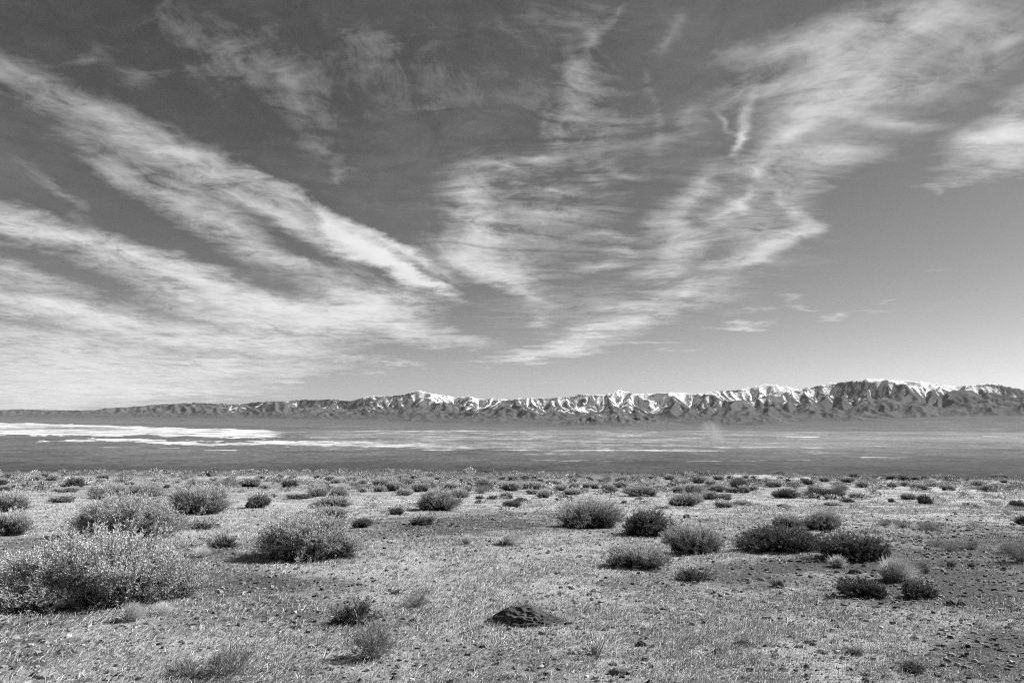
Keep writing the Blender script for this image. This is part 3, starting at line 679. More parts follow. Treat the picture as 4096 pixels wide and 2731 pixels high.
PLANTS = [
 # kind, centre x, foot y, width, height (all as seen in the photograph), label
 ('spiny',462,2440,670,306,'largest pale spiny shrub with black hollows, in the left foreground'),
 ('spiny',150,2462,300,130,'low sprawling spiny shrub at the left frame edge touching the largest pale shrub'),
 ('spiny',505,2161,425,180,'big twiggy shrub with upright seed spikes right behind the largest pale shrub'),
 ('brush',797,2062,250,125,'round grey bush to the right behind the shrub with seed spikes'),
 ('spiny',1258,2250,420,192,'wide pale twiggy bush with a flat pale stone at its left foot'),
 ('brush',28,2146,165,100,'bushy grey shrub cut by the left frame edge, nearer of two'),
 ('brush',35,2050,150,85,'soft grey shrub cut by the left frame edge, farther of two'),
 ('brush',445,2000,150,66,'soft grey brush peeping over the left top of the seed-spiked shrub'),
 ('brush',578,2002,140,72,'soft grey brush peeping over the right top of the seed-spiked shrub'),
 ('brush',252,2010,90,34,'low grey bush on the pale flat left of the seed-spiked shrub'),
 ('dark',297,1950,78,42,'dark ragged bush near the far left edge of the bench, with a bright right side'),
 ('brush',270,1970,95,24,'flat grey bush just in front of the dark ragged bush at far left'),
 ('dark',176,1909,42,18,'small dark bush standing alone far off at the left'),
 ('dark',414,1917,50,18,'small dark bush far off above the two soft brushes at left'),
 ('dark',664,1952,30,16,'tiny black twisted bush on pale ground left of the round grey bush'),
 ('bare',790,2122,140,50,'bare twiggy shrub in front of the round grey bush'),
 ('bare',895,2192,130,66,'sparse dark shrub left of the wide pale twiggy bush'),
 ('tuft',795,2232,100,48,'dry grass clump between the largest pale shrub and the wide twiggy bush'),
 ('tuft',515,2492,130,85,'shaggy straw clump at the foot of the largest pale shrub'),
 ('tuft',640,2470,110,60,'bent straw clump at the right foot of the largest pale shrub'),
 ('dark',1024,2033,108,56,'round nearly black bush on the pale flat, right of the round grey bush'),
 ('dark',1090,1990,28,17,'very small dark bush to the upper right of the round nearly black bush'),
 ('dark',1194,1997,112,22,'long low black bush on the pale flat behind the wide twiggy bush'),
 ('brush',1275,1986,74,40,'rounded grey bush at the right end of the long low black bush'),
 ('brush',1354,1993,80,54,'taller grey bush with a dark cleft, right of the rounded grey bush'),
 ('brush',1330,2032,134,46,'soft grey brush standing just in front of the taller grey bush'),
 ('brush',1334,2077,130,52,'soft grey brush right above the top of the wide twiggy bush'),
 ('brush',1742,2043,165,88,'bushy grey shrub with a black hollow at its base, left of centre'),
 ('dark',1586,2058,66,30,'dark ragged plant with a pale stick on it, left of the hollow-based shrub'),
 ('dark',1445,2110,78,40,'dark ragged plant at the right shoulder of the wide twiggy bush'),
 ('dark',1692,2100,104,36,'low dark bush below the hollow-based grey shrub'),
 ('tuft',1866,2177,68,44,'small pale fan of grass left of the pale dome in the middle'),
 ('brush',1002,1948,82,40,'dark-sided round bush in the far row at left, beside a paler one'),
 ('ghost',932,1949,70,36,'paler round bush in the far row at left, beside the dark-sided one'),
 ('dark',1158,1948,68,30,'dark oval bush in the far row above the long low black bush'),
 ('brush',1249,1953,40,22,'little grey bush in the far row above the rounded grey bush'),
 ('brush',1451,1969,34,20,'little grey bush alone on pale ground right of the taller grey bush'),
 ('brush',1452,1935,34,20,'tiny round bush far off above the lone little grey bush'),
 ('brush',1515,1967,52,28,'small grey bush in front left of a long hedge-like one, left of centre'),
 ('brush',1584,1963,90,40,'long hedge-like grey bush in the far row left of centre'),
 ('brush',1615,1983,64,30,'grey bush just in front of the long hedge-like one'),
 ('brush',1684,1966,76,36,'grey bush between the long hedge-like one and the hollow-based shrub'),
 ('brush',1797,1961,72,32,'grey bush straight behind the hollow-based shrub'),
 ('brush',1832,1991,98,36,'wide grey bush touching the right shoulder of the hollow-based shrub'),
 ('bare',1405,2505,210,112,'half-dead foreground shrub with bare sticks and a black core'),
 ('ghost',1487,2650,150,150,'see-through pale bush at the bottom, right in front of the half-dead shrub'),
 ('ghost',900,2725,230,130,'see-through pale brush at the bottom edge, widest of the fine-stemmed ones'),
 ('ghost',740,2722,130,70,'see-through grey brush at the bottom edge left of the widest fine-stemmed one'),
 ('ghost',1660,2436,98,78,'see-through pale bush right of the half-dead foreground shrub'),
 ('bare',1586,2378,40,26,'tiny dark plant left of the see-through bush in mid foreground'),
 ('tuft',2024,2183,130,46,'pale dome-shaped cushion of dry grass in the middle of the flat'),
 ('tuft',2390,2640,220,120,'fan of long pale dry stalks on the right side of the boulder'),
 ('brush',2360,2116,250,116,'large grey shrub with a black left base, left of a matching pair'),
 ('dark',2584,2150,208,114,'darker rounded shrub with a white stick, right of a matching pair'),
 ('brush',2778,2218,235,122,'thin twiggy grey shrub to the right and in front of the white-sticked shrub'),
 ('brush',2540,2281,250,102,'low dark-based shrub in front of the white-sticked shrub'),
 ('bare',2768,2332,170,70,'flat dark straggling shrub below the thin twiggy grey shrub'),
 ('brush',2568,1986,144,46,'wide soft shrub in the far thicket right of centre'),
 ('brush',2728,2024,134,56,'wide soft shrub nearer than the far thicket, above the thin twiggy shrub'),
 ('tuft',2660,2035,106,26,'pale flat hump of grass left of and below the wide soft near shrub'),
 ('brush',2175,1991,64,34,'round grey bush standing clear in the middle, behind the pale flat'),
 ('dark',2048,2026,88,26,'low dark patchy bush left of the middle, nearest of a dark cluster'),
 ('dark',2086,2005,62,18,'dark flat bush right behind the nearest of the dark cluster'),
 ('dark',1966,1998,50,18,'dark flat bush at the left of the dark cluster'),
 ('brush',2030,1996,56,32,'grey bush rising from the middle of the dark cluster'),
 ('dark',1917,1996,40,16,'dark low bush left of the dark cluster, farther of two'),
 ('dark',1914,2013,32,16,'dark low bush left of the dark cluster, nearer of two'),
 ('brush',2132,1956,100,30,'long grey bush in the far row right above the clear round grey bush'),
 ('brush',2041,1963,92,38,'bushy grey shrub in the far row left of the long grey bush'),
 ('brush',1979,1944,36,24,'small grey bush at the left end of the central far row'),
 ('brush',2210,1938,68,20,'flat grey bush on bright ground in the central far row'),
 ('brush',2240,1963,58,26,'grey bush below the flat one on bright ground'),
 ('brush',2294,1956,54,28,'round grey bush right of the flat one on bright ground'),
 ('brush',2291,1979,72,24,'low bush right of the clear round grey bush'),
 ('brush',2343,1951,36,22,'small grey bush, first right of the round one on bright ground'),
 ('brush',2381,1954,44,24,'small grey bush, second right of the round one on bright ground'),
 ('brush',2436,1971,68,38,'bushy grey shrub directly above the left one of the matching pair'),
 ('brush',2486,1951,62,28,'grey shrub left of the wide soft thicket shrub'),
 ('brush',2713,1971,60,30,'grey shrub above the wide soft near shrub'),
 ('dark',2885,2031,44,24,'small dark bush right of the wide soft near shrub'),
 ('dark',2495,2013,26,13,'tiny dark plant left of the black rock on the pale flat'),
 ('dark',2746,2071,30,16,'tiny dark plant in the gap above the thin twiggy grey shrub'),
 ('dark',3118,2214,360,118,'widest near-black shrub in the right middle ground'),
 ('dark',3428,2250,300,120,'domed near-black shrub with pale sticks, right of the widest dark one'),
 ('brush',3150,2112,140,52,'grey brush rising behind the left part of the widest dark shrub'),
 ('brush',3284,2122,150,80,'grey feathery brush rising behind the right part of the widest dark shrub'),
 ('dark',3468,2398,185,88,'compact black bush in the right foreground, larger of two'),
 ('dark',3682,2398,140,68,'compact black bush in the right foreground, smaller of two'),
 ('tuft',3572,2335,200,118,'tall windblown pale grass clump behind the two compact black bushes'),
 ('tuft',3350,2272,100,58,'pale grass clump at the left foot of the domed near-black shrub'),
 ('dark',3676,2300,86,50,'dark stalky plant at the right of the tall windblown grass'),
 ('ghost',3539,2103,64,34,'soft grey tuft right of the dark pair, left of three in a row'),
 ('ghost',3618,2112,76,38,'soft grey tuft right of the dark pair, middle of three in a row'),
 ('ghost',3722,2122,112,40,'soft grey tuft right of the dark pair, right of three in a row'),
 ('ghost',3744,2187,50,28,'small soft tuft at the left end of the nearer tuft row at right'),
 ('ghost',3808,2207,74,42,'soft round tuft, second in the nearer tuft row at right'),
 ('ghost',3876,2197,74,36,'soft flat tuft, third in the nearer tuft row at right'),
 ('ghost',4040,2212,76,46,'soft round tuft near the right frame edge beside a bigger one'),
 ('ghost',4090,2252,110,86,'soft brush cut by the right frame edge, biggest of the pale tufts'),
 ('dark',3567,2009,30,18,'tiny dark bush on pale ground at right, left of a ragged pair'),
 ('brush',3634,1998,64,26,'light ragged bush, left of a ragged pair at right'),
 ('dark',3702,2016,64,40,'dark ragged bush, right of a ragged pair at right'),
 ('ghost',3983,2021,54,20,'small grey hump on pale ground near the right edge'),
 ('dark',4072,2026,66,26,'dark low bush at the right frame edge, farthest of a close three'),
 ('ghost',4076,2042,56,20,'grey hump at the right frame edge directly below a dark low bush'),
 ('ghost',4037,2061,44,22,'little grey hump left of the dark bush at the right frame edge'),
 ('dark',4088,2098,52,38,'dark round bush cut by the right frame edge above the tuft rows'),
 ('dark',3140,1991,98,38,'dark round shrub in the far row, left of two dark ones at right'),
 ('dark',3306,1997,180,42,'wide dark shrub in the far row, right of two dark ones at right'),
 ('brush',3427,1991,64,20,'flat grey bush right of the wide dark far shrub'),
 ('dark',3393,2010,60,18,'low dark bush below the wide dark far shrub'),
 ('brush',3328,2023,72,17,'flat faint bush on pale ground below the wide dark far shrub'),
 ('ghost',3148,2039,46,22,'small grey hump on pale ground below the dark round far shrub'),
 ('dark',3118,2027,26,12,'tiny dark plant left of the small grey hump'),
 ('brush',2906,2030,54,26,'round pale bush on pale ground below the far thicket at right'),
 ('brush',2972,2023,82,22,'long low pale bush right of the round pale one below the far thicket'),
 ('brush',2839,1997,70,34,'round shrub in front of the far thicket, left of two'),
 ('brush',2895,2000,70,30,'round shrub in front of the far thicket, right of two'),
 ('brush',2867,1968,68,32,'round thicket shrub above the two in front'),
 ('brush',2929,1969,58,24,'dark-based thicket shrub, second from the left in its row'),
 ('brush',2980,1971,58,34,'dark-based thicket shrub, third from the left in its row'),
 ('dark',3724,1946,52,14,'dark low mound alone far off at right'),
 ('dark',4082,1951,40,14,'dark low mound far off at the right frame edge'),
 ('bare',3114,2347,68,34,'small sparse grey plant on the grass below the widest dark shrub'),
 ('bare',3802,2268,40,32,'tiny sparse plant right of the tall windblown grass, left of two'),
 ('bare',3886,2268,34,24,'tiny sparse plant right of the tall windblown grass, right of two'),
 ('bare',3650,2695,120,60,'sparse dark plant low in the right foreground grass'),
 ('bare',2965,2590,90,40,'small dark plant in the grass right of the stalk fan'),
 ('bare',3420,2625,80,34,'small dark plant in the right foreground grass, left of the sparse one'),
]
for row in PLANTS: plant(*row)
print('shrubs', n_shrub, time.time() - T0)

# the far row of the bench: as many single bushes as can be told apart, each in a free spot
taken = [(r[1], r[2], r[3]) for r in PLANTS]
zones = [('left third', 0, 1365), ('middle third', 1365, 2730), ('right third', 2730, 4096)]
FAR = []; gg = np.random.default_rng(21); added = 0; tries = 0
while added < 150 and tries < 9000:
    tries += 1
    px = gg.uniform(-30, 4126); py = 1912 + 66 * gg.uniform(0, 1) ** 1.5
    edge = 1 + .0 * px
    dens_here = np.interp(px, [0,500,900,1400,1900,2500,3000,3400,3700,4096], [.55,.45,.6,.8,.9,1,1,.7,.45,.4]) * np.interp(py, [1912,1940,1978], [1,.8,.35])
    if gg.uniform() > dens_here: continue
    wp = gg.uniform(.6, 1.35) * (26 + (py - 1900) * .62); hp = wp * gg.uniform(.36, .52)
    if any(abs(px - a) < (wp + c) * .44 and abs(py - b) < 9 for a, b, c in taken): continue
    taken.append((px, py, wp)); added += 1
    kd = str(gg.choice(['brush', 'dark', 'ghost'], p=[.62, .22, .16]))
    FAR.append([kd, px, py, wp, hp])
# each far bush is named from the nearest bush one can find by its own label
LM = [(q[1], q[2], q[3], n_) for q, n_ in [(next(p_ for p_ in PLANTS if p_[5].startswith(k_)), v_) for k_, v_ in [
 ('dark ragged bush near', 'dark ragged bush at far left'), ('small dark bush standing alone', 'small dark bush alone at left'), ('soft grey brush peeping over the left', 'left soft brush'),
 ('soft grey brush peeping over the right', 'right soft brush'), ('round grey bush to the right', 'big round grey bush'), ('small dark bush far off above', 'dark bush above the soft brushes'),
 ('bushy grey shrub cut by the left frame edge, n', 'bushy shrub at the left edge'), ('round nearly black', 'round nearly black bush'), ('rounded grey bush at', 'rounded bush by the long black one'),
 ('dark-sided round', 'dark-sided round far bush'), ('dark oval', 'dark oval far bush'), ('taller grey bush', 'taller grey bush with a dark cleft'), ('tiny round bush far', 'tiny round bush left of centre'), ('lone' if 0 else 'little grey bush alone', 'lone little grey bush'),
 ('long hedge-like', 'long hedge-like far bush'), ('bushy grey shrub with a black hollow', 'hollow-based grey shrub'), ('wide grey bush touching', 'wide bush beside the hollow-based shrub'), ('small grey bush at the left end', 'small bush left in the central row'),
 ('bushy grey shrub in the far row left of', 'bushy shrub beside the long one'), ('long grey bush', 'long grey far bush at centre'), ('round grey bush standing clear', 'clear round grey bush in the middle'), ('flat grey bush on bright', 'flat bush on bright ground'),
 ('large grey shrub with', 'left shrub of the matching pair'), ('darker rounded', 'white-sticked dark shrub'), ('bushy grey shrub directly', 'bushy shrub above the matching pair'), ('wide soft shrub in', 'wide soft shrub in the thicket'),
 ('wide soft shrub nearer', 'wide soft nearer shrub'), ('round pale bush on', 'round pale bush below the thicket'), ('round thicket', 'round thicket shrub'), ('dark-based thicket shrub, third', 'third dark-based thicket shrub'), ('dark round shrub in the far', 'dark round far shrub at right'),
 ('wide dark shrub in', 'wide dark far shrub at right'), ('flat grey bush right of the wide', 'flat bush beside the dark one'), ('dark low mound alone', 'dark low mound alone at right'), ('dark low mound far', 'low mound at the right edge'),
 ('light ragged', 'light ragged bush at right'), ('dark ragged bush, right', 'dark ragged bush at right'), ('small grey hump on pale ground near', 'grey hump near the right edge'), ('dark low bush at the right', 'dark bush at the right edge')]]]
ORD = ['nearest', 'second nearest', 'third nearest', 'fourth nearest', 'fifth nearest', 'sixth nearest', 'seventh nearest', 'eighth nearest', 'ninth nearest', 'tenth nearest', 'eleventh nearest', 'twelfth nearest']
slots = {}
for i, (kd, px, py, wp, hp) in enumerate(FAR):
    dd_ = [math.hypot((px - lx), (py - ly) * 4) for lx, ly, lw_, _ in LM]; j = int(np.argmin(dd_)); lx, ly, lw_, nm = LM[j]
    rel = ('behind' if py < ly else 'in front of') if abs(px - lx) < lw_ * .5 else ('left of' if px < lx else 'right of')
    if rel in ('left of', 'right of') and abs(py - ly) > 12: rel = ('up and ' if py < ly else 'down and ') + rel.replace(' of', ' from')
    tone = {'brush': 'grey', 'dark': 'dark', 'ghost': 'pale'}[kd]
    slots.setdefault((tone, rel, nm), []).append((dd_[j], i))
for (tone, rel, nm), lst in slots.items():
    lst.sort()
    for k, (_, i) in enumerate(lst):
        z = 'left' if FAR[i][1] < 1365 else 'middle' if FAR[i][1] < 2730 else 'right'
        o_ = (ORD[k] + ' ') if len(lst) > 1 else ''
        lab = ('%ssmall %s bush %s the %s' % (o_, tone, rel, nm)).replace('small ' if len((o_ + tone + rel + nm).split()) + len(nm.split()) > 11 else '~~', '', 1)
        if len(lab.split()) > 16: lab = lab.replace(' bush beside', ' one beside').replace('small ', '').replace(' far bush', ' bush')
        if len(lab.split()) > 16: print('LONG', lab)
        plant(*FAR[i], lab, 'small bushes of the far scrub belt, %s' % z)
print('far', added, n_shrub, time.time() - T0)

def soup(spots, protos, gseed):
    """many small crowns as one mesh"""
    g = np.random.default_rng(gseed); VV = []; FF = []; TT = []; off = 0
    for (x, y, z, wm, hm) in spots:
        V, F, T = protos[g.integers(len(protos))]; a = g.uniform(0, 6.28); c, s_ = math.cos(a), math.sin(a)
        q = V * np.array([wm, wm, hm / .55]); q = np.stack([q[:, 0] * c - q[:, 1] * s_ + x, q[:, 0] * s_ + q[:, 1] * c + y, q[:, 2] + z], -1)
        VV.append(q); FF.append(F + off); TT.append(np.clip(T + g.normal(0, .18), 0, 1)); off += len(V)
    return np.concatenate(VV), np.concatenate(FF), np.concatenate(TT)
def small_crown(seed, nl=160, lw=.05):
    g = np.random.default_rng(seed); az = g.uniform(0, 6.28, nl); cz = g.uniform(0, 1, nl); r = g.uniform(.5, 1, nl) ** .5; s_ = np.sqrt(1 - cz ** 2)
    C = np.stack([np.cos(az) * s_ * r * .5, np.sin(az) * s_ * r * .5, cz * r * .52], -1)
    D = unit(C * np.array([1, 1, 1.6]) + g.normal(size=(nl, 3)) * .4); V, F = leaves(C - D * .04, D, g.uniform(.06, .16, nl), g.uniform(.5, 1, nl) * lw, g)
    return V, F, np.repeat(np.clip(g.normal(.45, .22, nl), 0, 1), 4)
def far_scrub():
    g = np.random.default_rng(5); spots = []
    N = 15000
    ys = np.exp(g.uniform(np.log(24), np.log(150), N)); us = g.uniform(-.95, .95, N); xs = us * ys
    pr = np.interp(ys, [24, 40, 60, 75, 150], [.04, .12, .45, .9, 1.]) * (.12 + 1.1 * sstep(-.1, .4, fbm(xs / 11, ys / 7, 4, 88)))
    keep = g.uniform(size=N) < pr; xs, ys = xs[keep], ys[keep]; zs = gz(xs, ys)
    wm = np.clip(.28 + g.exponential(.42, len(xs)), .25, 1.9) * np.interp(ys, [24, 60, 150], [.45, .95, 1.2]); hm = wm * g.uniform(.25, .42, len(xs))
    return list(zip(xs, ys, zs, wm, hm))
V, F, T = soup(far_scrub(), [small_crown(i) for i in range(6)], 6)
tag(link('far_scrub', mesh_from('far_scrub', V, F, M_GREY_LEAF, {'tint': T}, False)), 'dense low grey scrub covering the far end of the bench', 'scrub', kind='stuff')

# scattered brush on the basin floor, kilometres away
def basin_brush():
    g = np.random.default_rng(9); out = []
    for (cx, cy, rx, ry, n) in [(2250,1792,200,3,60),(2350,1794,90,2,40),(1860,1773,100,3,14),(2050,1772,60,2,10),(2480,1746,260,4,80),(3080,1754,110,2.5,70),(2780,1743,160,3,40),(3400,1738,120,2,25),(1700,1768,60,2,12),(2000,1752,300,8,30),(1950,1730,300,3,30),(2700,1770,500,16,40),(3520,1788,50,2,6),(4040,1770,30,1.5,14)]:
        for _ in range(n):
            p = place(cx + g.normal() * rx * .6, cy + g.normal() * ry * .6)
            if p is None or p[1] < 1500 or p[1] > 14000: continue
            w_ = g.uniform(3, 10) * p[1] / 4500; out.append((p[0], p[1], p[2], w_, w_ * .35))
    return out
V, F, T = soup(basin_brush(), [small_crown(i + 30, 60, .12) for i in range(4)], 8)
tag(link('basin_brush', mesh_from('basin_brush', V, F, M_DARK_LEAF, {'tint': T}, False)), 'scattered dark brush clumps on the basin floor', 'brush', kind='stuff')
print('scrub', time.time() - T0)

# ------------------------------------------------------------------ rocks
def rock_mat(lo, hi):
    def b(n):
        pos = n.n('ShaderNodeNewGeometry').outputs['Position']
        a = n.noise(n.mapping(pos, rot=(.5, .3, 0), scale=(5, 5, 8)), 1., 7, .65, .4)[0]; c = n.noise(pos, 45., 4, .6)[0]
        v = n.mix(n.mapr(n.m('ADD', n.m('MULTIPLY', a, .7), n.m('MULTIPLY', c, .3)), .38, .64), lo, hi)
        return v, (n.m('ADD', a, n.m('MULTIPLY', c, .6)), .5, .012)
    return b
M_ROCK = material('dark_rock', rock_mat(.03, .15), .85, .25); M_ROCK_PALE = material('pale_rock', rock_mat(.22, .48), .9, .2)
def rock(name, cx, base, wpx, hpx, label, mat=None, seed=0, group=None, flat=.5, jag=.22):
    p, wm, hm = footing(cx, base, wpx, hpx, .3)
    bm = bmesh.new(); bmesh.ops.create_icosphere(bm, subdivisions=5 if wpx > 200 else 4, radius=1.0)
    V = np.array([v.co[:] for v in bm.verts]); g = np.random.default_rng(seed)
    o = g.uniform(0, 50, 3); f = 1.3
    d = jag * fbm(V[:, 0] * f + o[0] + V[:, 2] * .8, V[:, 1] * f + o[1] - V[:, 2] * .6, 3, seed) + .10 * (1 - 2 * np.abs(fbm(V[:, 0] * 4 + o[1], V[:, 2] * 6 + V[:, 1] * 2, 3, seed + 3)))
    strat = (V[:, 2] * .8 + V[:, 0] * .35 + V[:, 1] * .2) * 7 + fbm(V[:, 0] * 2, V[:, 1] * 2, 2, seed + 5) * 1.2
    d = d + (.0 if wpx > 200 else .035) * (np.abs((strat % 1.) - .5) * 2 - .5) + (.05 * (1 - 2 * np.abs(fbm(V[:, 0] * 3.1 + o[2], V[:, 1] * 3.1 + V[:, 2] * 2, 4, seed + 9))) if wpx > 200 else 0)
    V = V * (1 + d)[:, None]
    if wpx > 200:            # the boulder: ridge left of its middle, long tail to the right
        top = np.interp(V[:, 0], [-1.1, -.85, -.5, -.15, .2, .6, 1.1], [.35, .55, .88, 1.0, .9, .62, .2]); V[:, 2] *= top
    V = V * np.array([wm / 2, wm / 2 * .62, hm * (.93 if wpx > 200 else .98)]); V[:, 2] -= .06 * hm
    me = bpy.data.meshes.new(name)
    for v, c in zip(bm.verts, V): v.co = c
    for f_ in bm.faces: f_.smooth = False
    bm.to_mesh(me); bm.free(); me.materials.append(mat or M_ROCK)
    if wpx < 200:
        for q in me.polygons: q.use_smooth = True
    ob = link(name, me, None, p)
    return tag(ob, label, 'rock', group)
rock('boulder', 2108, 2508, 296, 88, 'large dark layered boulder half sunk in the dry grass, centre foreground', seed=3, jag=.17)
rock('rock', 3431, 2294, 66, 24, 'flat black rock between the domed dark shrub and the compact black bush', seed=5)
rock('rock', 3812, 2424, 54, 26, 'black rock to the right of the smaller compact black bush, left of two', seed=6)
rock('rock', 3846, 2427, 38, 22, 'black rock to the right of the smaller compact black bush, right of two', seed=7)
rock('rock', 2558, 1997, 30, 10, 'small black rock on the pale flat above the white-sticked shrub', seed=8)
rock('rock', 836, 1906, 28, 16, 'dark squarish rock far off among the scrub at left', seed=9)
rock('rock', 1000, 2232, 70, 20, 'flat pale stone in the shadow left of the wide pale twiggy bush', M_ROCK_PALE, seed=10)
rock('rock', 3560, 2328, 60, 24, 'dark rock half hidden behind the compact black bushes', seed=11)
rock('rock', 1652, 2487, 28, 16, 'small black stone on the grass left of the large boulder', seed=12)
rock('rock', 2470, 2700, 70, 30, 'dark stone near the bottom edge right of the stalk fan', seed=13)
rock('rock', 2570, 2585, 50, 24, 'dark stone in the grass up and right from the stalk fan', seed=14)
rock('rock', 2880, 2620, 60, 26, 'dark stone left of the small dark plant in the right foreground', seed=15)
rock('rock', 1440, 2640, 30, 16, 'black stone at the left foot of the see-through pale bush', seed=16)
rock('rock', 3660, 2555, 34, 14, 'small dark stone in the grass below the two black rocks', seed=17)
rock('rock', 880, 2372, 26, 14, 'small white stone right of the largest pale shrub', M_ROCK_PALE, seed=18)

# ------------------------------------------------------------------ utility poles on the basin floor
M_POLE = material('weathered_pole_wood', lambda n: (n.mapr(n.noise(n.n('ShaderNodeTexCoord').outputs['Object'], 3., 4, .6)[0], .3, .7, .03, .07), None), .9, .1)
def tube_mesh(name, segs, mat):
    P = np.array([[a, ((np.array(a) + np.array(b)) / 2).tolist(), b] for a, b, _ in segs], float); R = np.array([[r, r, r * .85] for *_, r in segs])
    V, F = tubes(P, R, 8); return mesh_from(name, V, F, mat, None, True)
def pole(cx, base, hpx, label):
    p = place(cx, base); h = hpx / F_PX * p[1]
    root = link('utility_pole', None, None, p)
    link('post', tube_mesh('post', [((0, 0, -1), (0, 0, h), h * .018)], M_POLE), root)
    link('crossarm', tube_mesh('crossarm', [((-h * .11, .0, h * .93), (h * .11, 0., h * .93), h * .011)], M_POLE), root)
    tag(root, label, 'utility pole', 'poles on the basin floor')
pole(1970, 1843, 14, 'thin wooden pole on the dark basin floor, taller of two, near the picture middle')
pole(1472, 1833, 9, 'thin wooden pole on the dark basin floor, shorter of two, to the left')

# ------------------------------------------------------------------ loose stems and stones close by
def dry_grass():
    g = np.random.default_rng(11); N = 3300000; nk = N // 14
    yk = np.exp(g.uniform(np.log(3.1), np.log(58), nk)); xk = g.uniform(-.92, .92, nk) * yk; pick = g.integers(0, nk, N); sp = .022 * (yk[pick] / 6) ** .6
    tuft = g.uniform(size=N) < .62
    y = np.where(tuft, yk[pick] + g.normal(size=N) * sp, np.exp(g.uniform(np.log(3.1), np.log(58), N))); x = np.where(tuft, xk[pick] + g.normal(size=N) * sp, g.uniform(-.92, .92, N) * y)
    tone = g.normal(0, .22, nk)[pick] * tuft
    z = gz(x, y); px, py = project(x, y, z)
    pm = np.clip(pale_mask(px, py) + fbm(x / 2.6, y / 2.6, 4, 131) * .30 - .04, 0, 1.1)
    cl = sstep(-.35, .45, fbm(x / .22, y / .22, 3, 91)) * .8 + .2
    big = sstep(-.5, .4, fbm(x / 1.1, y / 1.1, 3, 92))
    pr = np.clip((.05 + .98 * pm ** 1.4) * cl * (.22 + .78 * big), 0, 1)
    k = g.uniform(size=N) < pr; x, y, z = x[k], y[k], z[k]; pm = pm[k]; n = len(x)
    sc_ = (y / 6) ** .55
    L = g.uniform(.02, .075, n) * np.interp(y, [3, 8, 58], [.9, 1., 1.5]) * (.7 + .5 * pm); Wd = .0017 * sc_ * g.uniform(.6, 1.4, n) * np.interp(y, [3, 20, 58], [1, 1.2, 1.8])
    a = g.normal(.2, .85, n); lean = np.abs(g.normal(1.1, .7, n))
    D = unit(np.stack([np.cos(a) * lean, np.sin(a) * lean, np.full(n, 1.)], -1)); bend = unit(D + np.stack([np.cos(a), np.sin(a), -.5 + 0 * a], -1) * .7)
    side = unit(np.cross(D, g.normal(size=(n, 3)))) * Wd[:, None]
    b = np.stack([x, y, z - .004], -1); m = b + D * (L * .55)[:, None]; t = m + bend * (L * .5)[:, None]
    V = np.stack([b - side, b + side, m + side * .8, t, m - side * .8], 1)
    F = np.arange(n)[:, None] * 5 + np.array([0, 1, 2, 4])[None]; F2 = np.arange(n)[:, None] * 5 + np.array([2, 3, 4, 4])[None]
    # upper triangle written as a thin quad with a split tip
    V = np.concatenate([V, (t + side * .08)[:, None]], 1).reshape(-1, 3)
    F = np.arange(n)[:, None] * 6 + np.array([0, 1, 2, 4])[None]; F2 = np.arange(n)[:, None] * 6 + np.array([4, 2, 5, 3])[None]
    tint = np.repeat(np.clip(g.normal(.42, .26, n) + tone[k], 0, 1), 6)
    me = mesh_from('dry_grass', V, np.concatenate([F, F2]), M_STRAW, {'tint': tint}, False)
    return tag(link('dry_grass', me), 'short dry straw-coloured grass over the foreground', 'grass', kind='stuff')
dry_grass()
def gravel():
    g = np.random.default_rng(12); N = 330000
    y = np.exp(g.uniform(np.log(3.1), np.log(30), N)); u = g.uniform(-.9, .9, N); x = u * y; z = gz(x, y)
    px, py = project(x, y, z); pm = np.clip(pale_mask(px, py), 0, 1)
    k = g.uniform(size=N) < (1.15 - .85 * pm); x, y, z = x[k], y[k], z[k]; n = len(x)
    r = np.minimum(.0034 * np.exp(g.exponential(.46, n)), .034) * (y / 5) ** .45
    oc = np.array([[1, 0, 0], [0, 1, 0], [-1, 0, 0], [0, -1, 0], [.55, .5, .62], [-.5, .55, .62], [-.55, -.5, .62], [.5, -.55, .62]], float)
    V = oc[None] * g.uniform(.6, 1.25, (n, 8, 3)); a = g.uniform(0, 6.28, n); c, s_ = np.cos(a)[:, None], np.sin(a)[:, None]
    X = V[..., 0] * c - V[..., 1] * s_ * .8; Y = V[..., 0] * s_ + V[..., 1] * c * .8
    V = np.stack([X * r[:, None] + x[:, None], Y * r[:, None] + y[:, None], V[..., 2] * r[:, None] * .95 + z[:, None] - .002], -1).reshape(-1, 3)
    f = np.array([[4, 5, 6, 7], [0, 1, 4, 4], [0, 1, 5, 4], [1, 2, 6, 5], [2, 3, 7, 6], [3, 0, 4, 7]]); f = f[[0, 2, 3, 4, 5]]
    F = (np.arange(n)[:, None, None] * 8 + f[None]).reshape(-1, 4)
    tint = np.repeat(np.clip(np.abs(g.normal(0, .27, n)), 0, 1), 8)
    me = mesh_from('gravel', V, F, M_STONE, {'tint': tint}, False)
    return tag(link('gravel', me), 'loose dark gravel and small stones on bare ground', 'gravel', kind='stuff')
M_STONE = plant_mat('gravel_stone', .05, .75, rough=.9)
gravel()
print('litter', time.time() - T0)

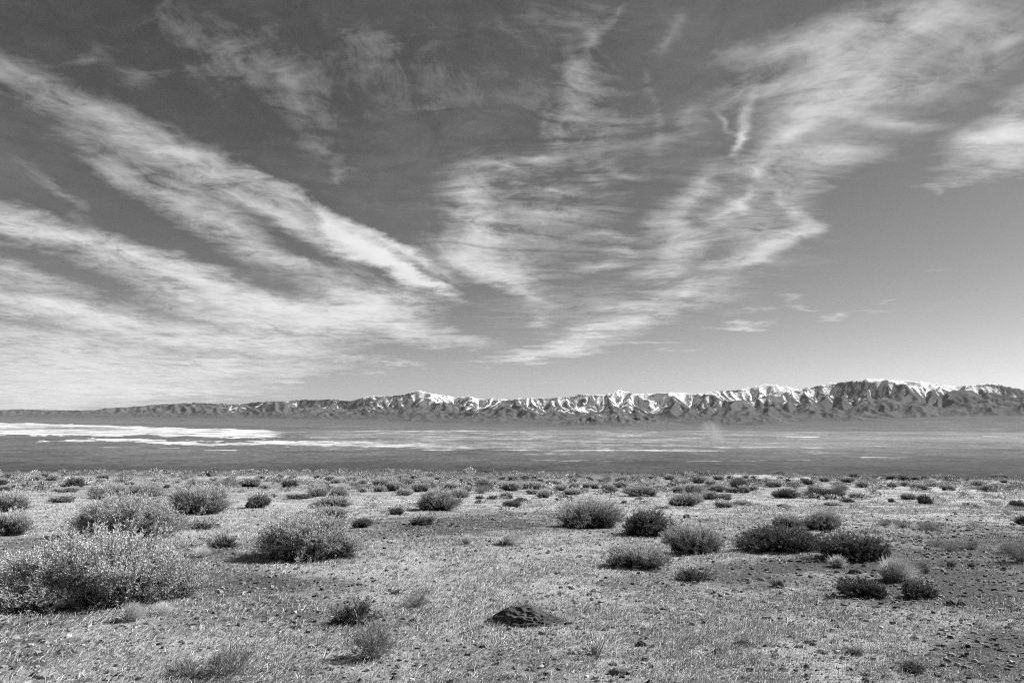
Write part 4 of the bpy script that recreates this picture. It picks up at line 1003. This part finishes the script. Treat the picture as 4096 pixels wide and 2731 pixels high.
# ------------------------------------------------------------------ dust devil over the flats
def dust(cx, base, wpx, hpx, dens, label):
    p = place(cx, base); h = hpx / F_PX * p[1]; wd = wpx / F_PX * p[1]
    bm = bmesh.new(); bmesh.ops.create_uvsphere(bm, u_segments=24, v_segments=16, radius=1.)
    me = bpy.data.meshes.new('dust_plume')
    for v in bm.verts:
        t = (v.co.z + 1) / 2; k = .55 + .75 * t; v.co.x = v.co.x * wd / 2 * k + wd * .12 * math.sin(t * 5); v.co.y = v.co.y * wd / 2 * k; v.co.z = t * h
    bm.to_mesh(me); bm.free()
    mt = bpy.data.materials.new('blown_dust'); mt.use_nodes = True; t = mt.node_tree; t.nodes.clear(); n = NT(t)
    co = n.n('ShaderNodeTexCoord').outputs['Object']; nz = n.noise(n.mapping(co, scale=(1, 1, .55)), 4.0 / wd, 5, .7, .8)[0]; gen = n.n('ShaderNodeTexCoord').outputs['Generated']
    gx, gy, gzz = n.sep(gen)
    rad = n.m('SQRT', n.m('ADD', n.m('POWER', n.m('SUBTRACT', gx, .5), 2.), n.m('POWER', n.m('SUBTRACT', gy, .5), 2.)))
    fall = n.m('POWER', n.mapr(rad, .46, .0, smooth=False), 1.6); d = n.m('MULTIPLY', n.mapr(nz, .42, .68), n.m('MULTIPLY', fall, n.mapr(gzz, 1.0, .05, smooth=False)))
    v = n.n('ShaderNodeVolumePrincipled'); v.inputs['Color'].default_value = (.92, .92, .92, 1); n.link(n.m('MULTIPLY', d, dens), v.inputs['Density'])
    o = n.n('ShaderNodeOutputMaterial'); n.link(v.outputs[0], o.inputs['Volume']); me.materials.append(mt)
    ob = link('dust_plume', me, None, p); tag(ob, label, 'dust plume')
dust(2850, 1790, 120, 110, .17, 'thin pale dust plume rising from the basin floor before the mountains')

def build_haze():
    me = bpy.data.meshes.new('haze'); bm = bmesh.new(); bmesh.ops.create_cube(bm, size=1.0); bm.to_mesh(me); bm.free()
    mt = bpy.data.materials.new('thin_air'); mt.use_nodes = True; t = mt.node_tree; t.nodes.clear(); n = NT(t)
    v = n.n('ShaderNodeVolumePrincipled'); v.inputs['Color'].default_value = (.9, .9, .9, 1); v.inputs['Density'].default_value = HAZE
    o = n.n('ShaderNodeOutputMaterial'); n.link(v.outputs[0], o.inputs['Volume'])
    me.materials.append(mt)
    ob = link('haze', me); ob.scale = (60400, 60400, 1800); ob.location = (0, 0, -152 + 900)
    return tag(ob, kind='stuff')
HAZE = 0.6e-5
build_haze()
